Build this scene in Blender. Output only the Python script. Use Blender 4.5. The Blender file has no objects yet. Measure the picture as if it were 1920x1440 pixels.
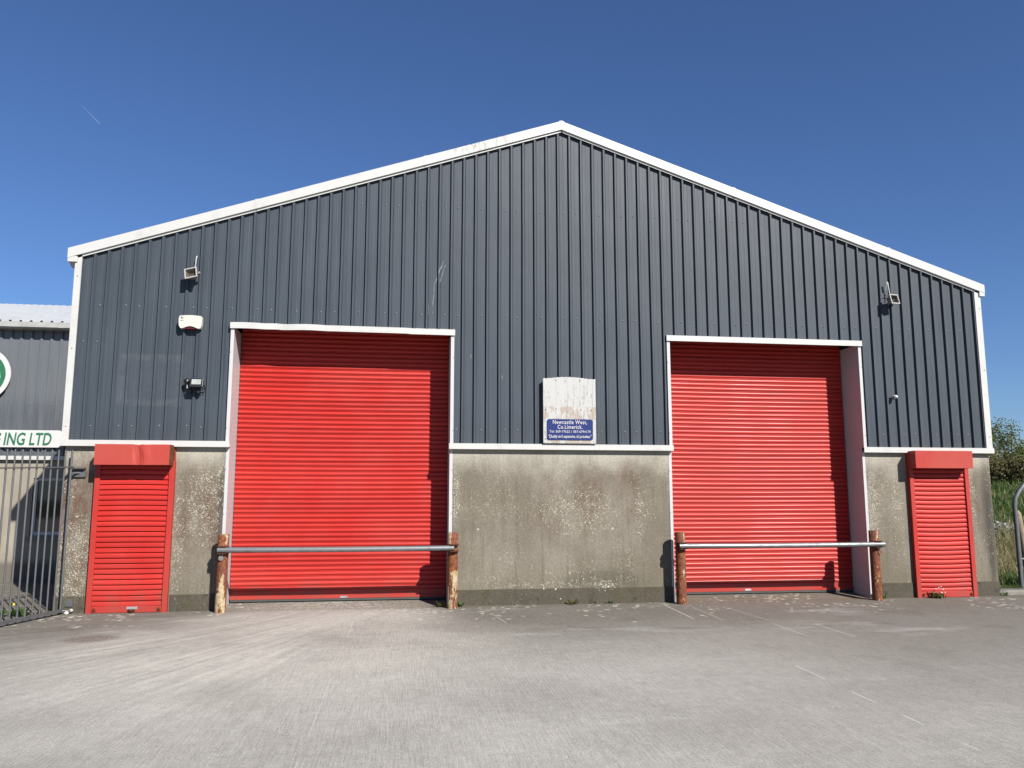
import bpy, math, random
from mathutils import Vector, Matrix
random.seed(7)
R = math.radians
S = bpy.context.scene
COL = S.collection

# ------------------------------------------------------------------ camera
EYE = 1.692; DIST = 12.77
PITCH, YAW, ROLL = R(7.972), R(8.035), R(0.008)
f = Vector((math.sin(YAW)*math.cos(PITCH), math.cos(YAW)*math.cos(PITCH), math.sin(PITCH)))
r = Vector((math.cos(YAW), -math.sin(YAW), 0)); u = r.cross(f)
r2 = r*math.cos(ROLL)+u*math.sin(ROLL); u2 = u*math.cos(ROLL)-r*math.sin(ROLL)
cam = bpy.data.cameras.new("camera"); cam.sensor_width = 36; cam.lens = 36*1500/1920
cam.clip_start = .05; cam.clip_end = 20000
co = bpy.data.objects.new("camera", cam); COL.objects.link(co)
co.matrix_world = Matrix(((r2.x, u2.x, -f.x, 0), (r2.y, u2.y, -f.y, -DIST), (r2.z, u2.z, -f.z, EYE), (0, 0, 0, 1)))
S.camera = co

# ------------------------------------------------------------------ world, sun, exposure
SUNV = Vector((.54, -1.0, .82)).normalized()
EL = math.asin(SUNV.z); AZ = math.atan2(SUNV.x, SUNV.y)
world = bpy.data.worlds.new("World"); S.world = world; world.use_nodes = True
wn = world.node_tree
sky = wn.nodes.new('ShaderNodeTexSky'); sky.sky_type = 'NISHITA'; sky.sun_disc = False
sky.sun_elevation = EL; sky.sun_rotation = AZ
sky.air_density = 1.0; sky.dust_density = .25; sky.ozone_density = 3.0; sky.altitude = 50
skm = wn.nodes.new('ShaderNodeMix'); skm.data_type = 'RGBA'; skm.blend_type = 'MULTIPLY'; skm.inputs[0].default_value = 1
skm.inputs[7].default_value = (.645, .82, 1.13, 1)      # deep polarised spring-sky blue
wn.links.new(sky.outputs[0], skm.inputs[6]); wn.links.new(skm.outputs[2], wn.nodes['Background'].inputs[0])
wn.nodes['Background'].inputs[1].default_value = .05
sl = bpy.data.lights.new("sun", 'SUN'); sl.energy = 4.8; sl.angle = R(.5); sl.color = (1, .955, .89)
so = bpy.data.objects.new("sun", sl); COL.objects.link(so)
so.rotation_euler = (-SUNV).to_track_quat('-Z', 'Y').to_euler(); so.location = (8, -15, 14)
S.view_settings.view_transform = 'Standard'; S.view_settings.look = 'None'
S.view_settings.exposure = 0.95; S.view_settings.gamma = 1

# ------------------------------------------------------------------ helpers: objects
def tag(o, label=None, cat=None, group=None, kind=None):
    if label: o['label'] = label
    if cat: o['category'] = cat
    if group: o['group'] = group
    if kind: o['kind'] = kind
    return o

def empty(name, loc=(0, 0, 0)):
    o = bpy.data.objects.new(name, None); COL.objects.link(o); o.location = loc
    o.empty_display_size = .2
    return o

class MB:
    """collects faces, builds one mesh"""
    def __init__(s): s.v = []; s.f = []; s.m = []; s.sm = []
    def add(s, vs, fs, m=0, smooth=False):
        b = len(s.v); s.v += [tuple(p) for p in vs]
        for q in fs: s.f.append(tuple(b+i for i in q)); s.m.append(m); s.sm.append(smooth)
        return s
    def box(s, x0, x1, y0, y1, z0, z1, m=0):
        vs = [(x0,y0,z0),(x1,y0,z0),(x1,y1,z0),(x0,y1,z0),(x0,y0,z1),(x1,y0,z1),(x1,y1,z1),(x0,y1,z1)]
        return s.add(vs, [(0,3,2,1),(4,5,6,7),(0,1,5,4),(1,2,6,5),(2,3,7,6),(3,0,4,7)], m)
    def hexa(s, vs, m=0):
        return s.add(vs, [(0,3,2,1),(4,5,6,7),(0,1,5,4),(1,2,6,5),(2,3,7,6),(3,0,4,7)], m)
    def extrude(s, poly, axis, a, b, m=0, smooth=False, cap=True, segs=1):
        """poly: list of 2D pts in the two other axes; axis 0 -> (y,z), 1 -> (x,z), 2 -> (x,y)"""
        def P(p, t):
            return (t, p[0], p[1]) if axis == 0 else ((p[0], t, p[1]) if axis == 1 else (p[0], p[1], t))
        n = len(poly); vs = []
        for k in range(segs+1):
            t = a+(b-a)*k/segs; vs += [P(p, t) for p in poly]
        fs = []
        for k in range(segs):
            for i in range(n): j = (i+1) % n; fs.append((k*n+i, k*n+j, (k+1)*n+j, (k+1)*n+i))
        s.add(vs, fs, m, smooth)
        if cap: s.add([P(p, a) for p in poly], [tuple(range(n))[::-1]], m); s.add([P(p, b) for p in poly], [tuple(range(n))], m)
        return s
    def tube(s, pts, rad, n=12, m=0, cap=True, smooth=True):
        pts = [Vector(p) for p in pts]; rr = rad if isinstance(rad, (list, tuple)) else [rad]*len(pts)
        vs = []; up = None
        for i, p in enumerate(pts):
            d = (pts[min(i+1, len(pts)-1)]-pts[max(i-1, 0)]).normalized()
            if up is None:
                up = Vector((0, 0, 1)) if abs(d.z) < .9 else Vector((1, 0, 0))
            a = (up-d*up.dot(d)).normalized(); up = a; b = d.cross(a)
            for k in range(n):
                t = 2*math.pi*k/n; vs.append(p+(a*math.cos(t)+b*math.sin(t))*rr[i])
        fs = [(i*n+k, i*n+(k+1) % n, (i+1)*n+(k+1) % n, (i+1)*n+k) for i in range(len(pts)-1) for k in range(n)]
        s.add(vs, fs, m, smooth)
        if cap:
            s.add(vs[:n], [tuple(range(n))[::-1]], m); s.add(vs[-n:], [tuple(range(n))], m)
        return s
    def dome(s, c, rad, nrm=(0, -1, 0), h=None, n=8, rings=3, m=0):
        c = Vector(c); d = Vector(nrm).normalized(); a = d.orthogonal().normalized(); b = d.cross(a); h = h or rad
        vs = []
        for i in range(rings):
            t = math.pi/2*i/rings
            for k in range(n):
                q = 2*math.pi*k/n; vs.append(c+(a*math.cos(q)+b*math.sin(q))*rad*math.cos(t)+d*h*math.sin(t))
        vs.append(c+d*h); L = len(vs)-1
        fs = [(i*n+k, i*n+(k+1) % n, (i+1)*n+(k+1) % n, (i+1)*n+k) for i in range(rings-1) for k in range(n)]
        fs += [((rings-1)*n+k, (rings-1)*n+(k+1) % n, L) for k in range(n)]
        return s.add(vs, fs, m, True)
    def build(s, name, mats, parent=None, bevel=0, loc=None):
        me = bpy.data.meshes.new(name); me.from_pydata(s.v, [], s.f); me.update()
        for i, p in enumerate(me.polygons): p.material_index = s.m[i]; p.use_smooth = s.sm[i]
        for m in (mats if isinstance(mats, (list, tuple)) else [mats]): me.materials.append(m)
        o = bpy.data.objects.new(name, me); COL.objects.link(o)
        if parent: o.parent = parent
        if loc: o.location = loc
        if bevel:
            md = o.modifiers.new("bevel", 'BEVEL'); md.width = bevel; md.segments = 2; md.limit_method = 'ANGLE'
        return o

def text_mesh(name, body, mat, size, loc, parent, align='CENTER', shear=0, offset=0, ext=.002, sx=1.0, track=1.0, fit=None):
    c = bpy.data.curves.new(name, 'FONT'); c.body = body; c.size = size; c.align_x = align; c.shear = shear
    c.offset = offset; c.extrude = ext; c.space_character = track; c.resolution_u = 4
    o = bpy.data.objects.new(name, c); COL.objects.link(o)
    bpy.context.view_layer.update()
    me = bpy.data.meshes.new_from_object(o.evaluated_get(bpy.context.evaluated_depsgraph_get()))
    bpy.data.objects.remove(o); me.materials.clear(); me.materials.append(mat)
    o = bpy.data.objects.new(name, me); COL.objects.link(o)
    if fit:
        xs0 = [v.co.x for v in me.vertices]; w0 = max(xs0)-min(xs0); sx = fit/w0
        if align == 'CENTER': loc = (loc[0]-sx*(max(xs0)+min(xs0))/2, loc[1], loc[2])
    M = Matrix(((sx, 0, 0, loc[0]), (0, 0, -1, loc[1]), (0, 1, 0, loc[2]), (0, 0, 0, 1)))
    me.transform(M)
    if parent: o.parent = parent
    return o

# ------------------------------------------------------------------ helpers: materials
class NM:
    def __init__(s, name, rough=.6, metal=0, spec=.5, alb=.55):
        s.alb = alb
        s.mat = bpy.data.materials.new(name); s.mat.use_nodes = True; s.nt = s.mat.node_tree
        s.b = s.nt.nodes['Principled BSDF']; s.b.inputs['Roughness'].default_value = rough
        s.b.inputs['Metallic'].default_value = metal; s.b.inputs['Specular IOR Level'].default_value = spec
        g = s.nt.nodes.new('ShaderNodeNewGeometry'); s.pos = g.outputs['Position']
        sp = s.nt.nodes.new('ShaderNodeSeparateXYZ'); s.nt.links.new(s.pos, sp.inputs[0])
        s.x, s.y, s.z = sp.outputs
    def _in(s, sock, v):
        if isinstance(v, bpy.types.NodeSocket): s.nt.links.new(v, sock)
        elif v is not None:
            try: sock.default_value = v
            except Exception: sock.default_value = (v[0], v[1], v[2], 1)
    def op(s, o, a, b=None, c=None, clamp=False):
        n = s.nt.nodes.new('ShaderNodeMath'); n.operation = o; n.use_clamp = clamp
        s._in(n.inputs[0], a)
        if b is not None: s._in(n.inputs[1], b)
        if c is not None: s._in(n.inputs[2], c)
        return n.outputs[0]
    def mul(s, a, b): return s.op('MULTIPLY', a, b)
    def addc(s, a, b): return s.op('ADD', a, b)
    def sub(s, a, b): return s.op('SUBTRACT', a, b)
    def ramp(s, v, a, b, c=0.0, d=1.0, smooth=True):
        n = s.nt.nodes.new('ShaderNodeMapRange'); n.clamp = True
        n.interpolation_type = 'SMOOTHSTEP' if smooth else 'LINEAR'
        for i, t in enumerate((v, a, b, c, d)): s._in(n.inputs[i], t)
        return n.outputs[0]
    def vec(s, x, y, z):
        n = s.nt.nodes.new('ShaderNodeCombineXYZ')
        for i, t in enumerate((x, y, z)): s._in(n.inputs[i], t)
        return n.outputs[0]
    def scaled(s, sx, sy, sz, off=(0, 0, 0)):
        n = s.nt.nodes.new('ShaderNodeMapping'); s.nt.links.new(s.pos, n.inputs[0])
        n.inputs['Scale'].default_value = (sx, sy, sz); n.inputs['Location'].default_value = off
        return n.outputs[0]
    def noise(s, scale, detail=4, rough=.55, vec=None, dist=0):
        n = s.nt.nodes.new('ShaderNodeTexNoise'); s._in(n.inputs['Vector'], vec if vec is not None else s.pos)
        n.inputs['Scale'].default_value = scale; n.inputs['Detail'].default_value = detail
        n.inputs['Roughness'].default_value = rough; n.inputs['Distortion'].default_value = dist
        return n.outputs[0]
    def voro(s, scale, vec=None, rnd=1):
        n = s.nt.nodes.new('ShaderNodeTexVoronoi'); s._in(n.inputs['Vector'], vec if vec is not None else s.pos)
        n.inputs['Scale'].default_value = scale; n.inputs['Randomness'].default_value = rnd
        return n.outputs['Distance'], n.outputs['Color']
    def mix(s, fac, a, b, mode='MIX'):
        n = s.nt.nodes.new('ShaderNodeMix'); n.data_type = 'RGBA'; n.blend_type = mode
        s._in(n.inputs[0], fac)
        for k, t in ((6, a), (7, b)):
            if isinstance(t, bpy.types.NodeSocket): s.nt.links.new(t, n.inputs[k])
            elif isinstance(t, (int, float)): n.inputs[k].default_value = (t, t, t, 1)
            else: n.inputs[k].default_value = (t[0], t[1], t[2], 1)
        return n.outputs[2]
    def tint(s, col, v):   # multiply a colour by a scalar socket
        return s.mix(1.0, col, s.vec(v, v, v), 'MULTIPLY')
    def sep(s, c):
        n = s.nt.nodes.new('ShaderNodeSeparateColor'); s.nt.links.new(c, n.inputs[0]); return n.outputs
    def blob(s, a, b, ca, cb, ra, rb, st=1.0):
        da = s.op('DIVIDE', s.sub(a, ca), ra); db = s.op('DIVIDE', s.sub(b, cb), rb)
        d = s.addc(s.mul(da, da), s.mul(db, db))
        return s.ramp(d, 1.0, 0.0, 0.0, st)
    def color(s, c):
        k = s.alb; s._in(s.b.inputs['Base Color'], s.mix(1.0, c, (k, k, k), 'MULTIPLY')); return s
    def rough(s, v): s._in(s.b.inputs['Roughness'], v); return s
    def bump(s, h, strength=.3, dist=.01):
        n = s.nt.nodes.new('ShaderNodeBump'); n.inputs['Strength'].default_value = strength
        n.inputs['Distance'].default_value = dist; s._in(n.inputs['Height'], h)
        s.nt.links.new(n.outputs[0], s.b.inputs['Normal']); return s

def simple(name, col, rough=.5, metal=0, var=.12, scale=6, spec=.5, bump=0):
    m = NM(name, rough, metal, spec); n = m.noise(scale)
    m.color(m.tint(m.mix(0, col, col), m.ramp(n, .3, .7, 1-var, 1+var)))
    if bump: m.bump(m.noise(scale*20, 3), bump, .004)
    return m.mat

# ---- stained rendered concrete (warehouse wall)
def wall_material(name, plinth=False):
    m = NM(name, .92, 0, .15, .47); x, z = m.x, m.z
    big = m.noise(1.3, 5, .6, m.scaled(1, 1, .7)); fine = m.noise(28, 6, .7)
    streak = m.noise(4.5, 5, .65, m.scaled(2.2, 1, .16)); str2 = m.noise(13, 4, .6, m.scaled(2.0, 1, .12, (3, 0, 7)))
    grey = (.270, .234, .180); lite = (.37, .33, .265)
    c = m.mix(m.ramp(big, .35, .68), grey, lite)
    c = m.mix(m.ramp(streak, .48, .72, 0, .5), c, (.17, .15, .105))
    c = m.mix(m.ramp(str2, .55, .75, 0, .3), c, (.36, .33, .27))
    if not plinth:
        edge = m.addc(z, m.addc(m.mul(m.sub(streak, .5), .35), m.mul(m.sub(big, .5), .8)))
        top = m.ramp(edge, 1.95, 2.46)
        c = m.mix(m.mul(top, .88), c, (.66, .62, .52))
        # reddish algae stains
        red = None
        for (cx, cz, rx, rz, st) in ((-4.80, 1.75, .42, 1.05, 1.0), (-4.62, .75, .35, .8, .6), (-2.95, 1.35, .45, 1.0, .75),
                                     (3.05, 1.75, .32, .6, .7), (3.75, 1.8, .28, .65, .6), (2.4, 1.5, .3, .7, .25), (9.9, 1.3, .25, 1.1, .4)):
            b = m.blob(x, z, cx, cz, rx, rz, st); red = b if red is None else m.op('MAXIMUM', red, b)
        red = m.mul(red, m.ramp(m.noise(3.2, 5, .7, m.scaled(1, 1, .5)), .35, .62))
        c = m.mix(m.mul(red, .92), c, (.165, .088, .062))
        # grey-black run marks and the damp corner by the right edge
        blk = m.blob(x, z, 10.17, 1.1, .2, 1.5, .85)
        blk = m.op('MAXIMUM', blk, m.blob(x, z, -2.62, 1.5, .13, 1.2, .6))
        blk = m.op('MAXIMUM', blk, m.blob(x, z, 3.3, .33, .9, .25, .55))
        blk = m.mul(blk, m.ramp(streak, .3, .6, .35, 1))
        c = m.mix(blk, c, (.085, .08, .068))
        c = m.mix(m.ramp(z, .75, .2, 0, .35), c, (.20, .18, .115))
    else:
        c = m.mix(.74, c, (.078, .070, .050))
        c = m.mix(m.ramp(m.noise(2.4, 4, .6), .45, .7, 0, .6), c, (.14, .125, .070))
        c = m.mix(m.ramp(m.noise(6, 4, .6), .55, .7, 0, .6), c, (.05, .05, .04))
    # lichen
    dens = m.ramp(m.noise(1.7, 4, .7, m.scaled(1, 1, .55, (5, 0, 2))), .36, .70, 0.06, .66)
    for (cx, cz, rx, rz, st) in ((-4.72, .7, .45, 1.1, 1.0), (-4.85, 1.9, .25, .6, .7), (-2.9, 1.55, .4, .9, .9), (-2.66, 2.05, .13, .5, 1.1),
                                 (-3.25, 1.0, .14, 1.3, .9), (.90, 1.75, .12, .75, 1.25), (1.45, 1.55, .8, .45, .55), (2.9, 1.45, 1.0, .6, .8),
                                 (3.9, 1.4, .14, .7, .9), (3.3, .28, .35, .14, 1.2), (2.4, .30, 1.7, .09, .75), (1.4, .38, .6, .16, .6), (8.0, 1.5, .14, 1.0, 1.2), (8.45, 1.6, .16, .6, .9), (9.85, 1.7, .14, .8, 1.0)):
        dens = m.op('MAXIMUM', dens, m.blob(x, z, cx, cz, rx, rz, st))
    dens = m.mul(dens, m.ramp(m.noise(7, 3, .6), .3, .6, .35, 1))
    if plinth: dens = m.mul(dens, .55)
    else: dens = m.mul(dens, m.ramp(z, 2.33, 2.1))
    spots = None
    wob = m.vec(m.addc(x, m.mul(m.noise(30, 2), .02)), 0.0, m.addc(z, m.mul(m.noise(33, 2), .02)))
    for sc, r0 in ((26, .29), (45, .34), (80, .42)):
        d, cc = m.voro(sc, wob); h = m.sep(cc)[0]
        rad = m.mul(m.ramp(m.sub(dens, h), 0.0, .45, .25, 1, False), m.mul(m.ramp(m.sub(dens, h), 0.0, .01), r0))
        sp = m.ramp(m.sub(rad, d), 0.0, .08)
        spots = sp if spots is None else m.op('MAXIMUM', spots, sp)
    d, cc = m.voro(5.5, wob); h = m.sep(cc)[0]
    spots = m.op('MAXIMUM', spots, m.mul(m.ramp(m.sub(m.mul(m.ramp(h, .9, 1), .12), d), 0, .03), .9))
    c = m.mix(m.mul(spots, .92), c, m.mix(m.noise(9), (.62, .57, .40), (.85, .80, .68)))
    for (sx_, sz_, sr_) in ((2.31, .245, .013), (2.50, .235, .017), (2.58, .085, .014), (3.30, .20, .012), (3.36, .26, .016), (3.24, .30, .013)):
        c = m.mix(m.mul(m.blob(x, m.addc(z, m.mul(m.sub(m.noise(40, 2), .5), .02)), sx_, sz_, sr_, sr_, 1.6), .8), c, (.80, .77, .70))
    c = m.tint(c, m.ramp(fine, .25, .75, .80, 1.18))
    m.color(c); m.bump(m.addc(m.noise(55, 5, .7), m.mul(spots, .5)), .35, .006)
    return m.mat

M_wall = wall_material("stained_render"); M_plinth = wall_material("damp_plinth", True)

# ---- powder grey box profile cladding
def clad_material():
    m = NM("grey_cladding", .5, 0, .25, .39); x, z = m.x, m.z
    sheet = m.noise(1.0, 0, .5, m.vec(m.op('FLOOR', m.op('DIVIDE', x, .985)), 3.0, 1.0))
    c = m.mix(m.ramp(sheet, .3, .7), (.088, .110, .140), (.101, .124, .154))
    st = m.noise(5, 5, .65, m.scaled(3, 1, .10)); c = m.tint(c, m.ramp(st, .25, .75, .91, 1.10))
    c = m.tint(c, m.ramp(m.noise(.8, 4, .6), .3, .7, .94, 1.07))
    dirt = m.mul(m.ramp(z, 3.0, 2.5), m.ramp(st, .4, .65, 0, .35)); c = m.mix(dirt, c, (.13, .13, .12))
    # ghost of an old sign
    bx = m.mul(m.ramp(x, -4.27, -4.22), m.ramp(x, -3.27, -3.32)); bz = m.mul(m.ramp(z, 3.02, 3.07), m.ramp(z, 3.87, 3.82))
    inx = m.mul(m.ramp(x, -4.19, -4.13), m.ramp(x, -3.35, -3.41)); inz = m.mul(m.ramp(z, 3.11, 3.17), m.ramp(z, 3.78, 3.72))
    rim = m.sub(m.mul(bx, bz), m.mul(m.mul(inx, inz), .65)); rim = m.mul(rim, m.ramp(m.noise(9, 4), .35, .65, .25, 1))
    c = m.mix(m.mul(rim, .32), c, (.24, .25, .26))
    # scratches through the paint
    for (xa, za, xb, zb, wd) in ((.66, 5.50, .52, 5.10, .010), (.52, 5.1, .50, 4.62, .006), (.69, 5.45, .60, 5.12, .006), (.42, 4.85, .43, 4.6, .006),
                                 (1.12, 3.97, 1.13, 3.9, .006), (1.63, 3.65, 1.64, 3.55, .007), (-2.45, 4.50, -2.30, 4.47, .01)):
        t = m.op('DIVIDE', m.sub(z, zb), za-zb); xc = m.addc(m.mul(t, xa-xb), xb+0.0)
        wig = m.mul(m.sub(m.noise(9, 3), .5), .04)
        dd = m.op('ABSOLUTE', m.addc(m.sub(x, xc), wig)); ln = m.ramp(dd, wd, wd*.4)
        ln = m.mul(ln, m.mul(m.ramp(z, zb-.02, zb+.03), m.ramp(z, za+.02, za-.03)))
        c = m.mix(m.mul(ln, m.ramp(m.noise(22, 3), .38, .55, .1, .8)), c, (.55, .57, .58))
    # droppings and chips
    d, cc = m.voro(1.9); h = m.sep(cc)[0]
    sp = m.ramp(m.sub(m.mul(m.ramp(h, .8, 1), .018), d), 0, .006); c = m.mix(m.mul(sp, .6), c, (.45, .46, .45))
    m.color(c); m.rough(m.ramp(st, .3, .7, .46, .58))
    m.bump(m.addc(m.noise(1.6, 3, .5, m.scaled(1, 1, .5)), m.mul(m.noise(9, 3, .6, m.scaled(1, 1, .3)), .10)), .5, .02)
    return m.mat
M_clad = clad_material()
M_screw = simple("grey_screw_cap", (.13, .15, .17), .4)

def white_material(name, col=(.73, .725, .69), dirt=.4):
    m = NM(name, .38, 0, .5)
    n = m.noise(3.5, 5, .65); n2 = m.noise(26, 4, .65, m.scaled(1, 1, .5))
    c = m.mix(m.ramp(n, .5, .75, 0, dirt), col, (.52, .51, .46))
    c = m.mix(m.ramp(n2, .64, .78, 0, dirt*1.2), c, (.33, .32, .27))
    # grimy lap on the left verge
    g = m.mul(m.blob(m.x, m.z, .95, 7.68, 1.05, .42, 1), m.ramp(m.noise(7, 5, .7, m.scaled(2, 1, .7)), .44, .64, 0, .75))
    c = m.mix(g, c, (.20, .19, .14))
    m.color(c); m.bump(m.noise(5, 3), .15, .02); return m.mat
M_white = white_material("white_trim"); M_liner = white_material("white_reveal_liner", (.70, .695, .69), .2)

def red_material(name, col=(.64, .034, .026), rough=.38, fade=.25):
    m = NM(name, rough, 0, .28)
    n = m.noise(.9, 4, .6); st = m.noise(6, 4, .6, m.scaled(1.6, 1, .12))
    c = m.mix(m.ramp(n, .35, .7, 0, fade), col, (col[0]*.98, col[1]*2.6, col[2]*2.6))
    c = m.mix(m.ramp(st, .55, .8, 0, .35), c, (col[0]*.72, col[1]*1.0, col[2]*1.0))
    c = m.mix(m.mul(m.ramp(m.z, .7, .1), m.ramp(m.noise(5, 4), .4, .7, .1, .5)), c, (.33, .10, .075))
    row = m.noise(1.0, 0, .5, m.vec(m.mul(m.op('FLOOR', m.op('DIVIDE', m.z, .0752)), 3.7), m.mul(m.x, .15), 0.0)); c = m.tint(c, m.ramp(row, .3, .7, .90, 1.08)) if name == 'red_slat_paint' else c
    d, cc = m.voro(2.3); sp = m.ramp(m.sub(m.mul(m.ramp(m.sep(cc)[0], .75, 1), .03), d), 0, .01)
    c = m.mix(m.mul(sp, .4), c, (.75, .3, .25))
    m.color(c); m.rough(m.ramp(n, .3, .7, rough-.05, rough+.12)); m.bump(m.noise(3, 3, .5), .25, .01)
    return m.mat
M_red = red_material("red_slat_paint"); M_redbox = red_material("faded_red_hood", (.55, .055, .040), .5, .3)
M_redrail = red_material("red_rail", (.57, .045, .034), .42)

def rust_material(name, cream=1.0):
    m = NM(name, .85, 0, .25); z = m.z
    n = m.noise(8, 5, .62, m.scaled(1.5, 1.5, .28)); n2 = m.noise(38, 4, .65, m.scaled(1, 1, .5)); n3 = m.noise(3.0, 3)
    rust = m.mix(m.ramp(n2, .35, .68), (.14, .045, .020), (.38, .135, .050))
    rust = m.mix(m.ramp(n3, .45, .65, 0, .6), rust, (.20, .07, .055))
    zone = m.op('MAXIMUM', m.ramp(z, .60, .54), m.ramp(z, .93, .97))
    zone = m.addc(m.mul(zone, .23*cream), -.17)
    pf = m.ramp(m.addc(m.addc(n, zone), m.mul(m.sub(n2, .5), .40)), .57, .66)
    paint = m.mix(m.ramp(m.noise(18, 4), .35, .6), (.52, .36, .15), (.72, .62, .42))
    m.color(m.mix(m.mul(pf, .82), rust, paint)); m.bump(m.addc(m.mul(pf, .7), n2), .6, .006)
    return m.mat
M_rustA = rust_material("rusty_cream_paint", 1.15); M_rustB = rust_material("rusty_red_paint", .74)
M_rust = simple("dark_rust", (.12, .045, .022), .85, 0, .4, 30, .2, .4)

def galv(name, col=(.34, .36, .37), rough=.42, metal=.55):
    m = NM(name, rough, metal, .5); n = m.noise(18, 5, .65, m.scaled(.5, 1, 1)); n2 = m.noise(2.2, 4)
    c = m.mix(m.ramp(n, .4, .65), col, tuple(v*.72 for v in col)); c = m.mix(m.ramp(n2, .58, .72, 0, .5), c, (.22, .17, .13))
    m.color(c); m.rough(m.ramp(n, .3, .7, rough-.08, rough+.15)); m.bump(n, .2, .003); return m.mat
M_galv = galv("galvanised_tube"); M_gate = galv("galvanised_gate_bar", (.21, .22, .23), .45, .4); M_pipe = galv("weathered_pipe", (.21, .22, .24), .5, .4)

M_black = simple("black_rubber", (.02, .02, .02), .6); M_dark = simple("dark_void", (.012, .012, .012), .8)  # dark_void: near-black colour standing in for unlit space
M_tag = simple("aluminium_plate", (.55, .57, .58), .35, .3); M_blackpl = simple("black_plastic", (.015, .015, .016), .35, 0, .1, 10)
M_abs = simple("cream_white_plastic", (.80, .78, .68), .4, 0, .04)
M_lampgrey = simple("aged_white_casting", (.30, .295, .28), .45, .1, .2, 20)
def glass(name, col=(.10, .11, .12), rough=.06):
    m = NM(name, rough, 0, .8); m.color(m.mix(m.noise(12), col, tuple(v*1.4 for v in col))); return m.mat
M_lens = glass("floodlight_glass", (.20, .20, .19), .12); M_led = simple("led_diffuser", (.48, .50, .48), .25)
M_win = glass("dark_window_glass", (.012, .014, .016), .04)
M_copper = simple("dull_reflector", (.30, .27, .23), .4, .6, .35, 40)

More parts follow.
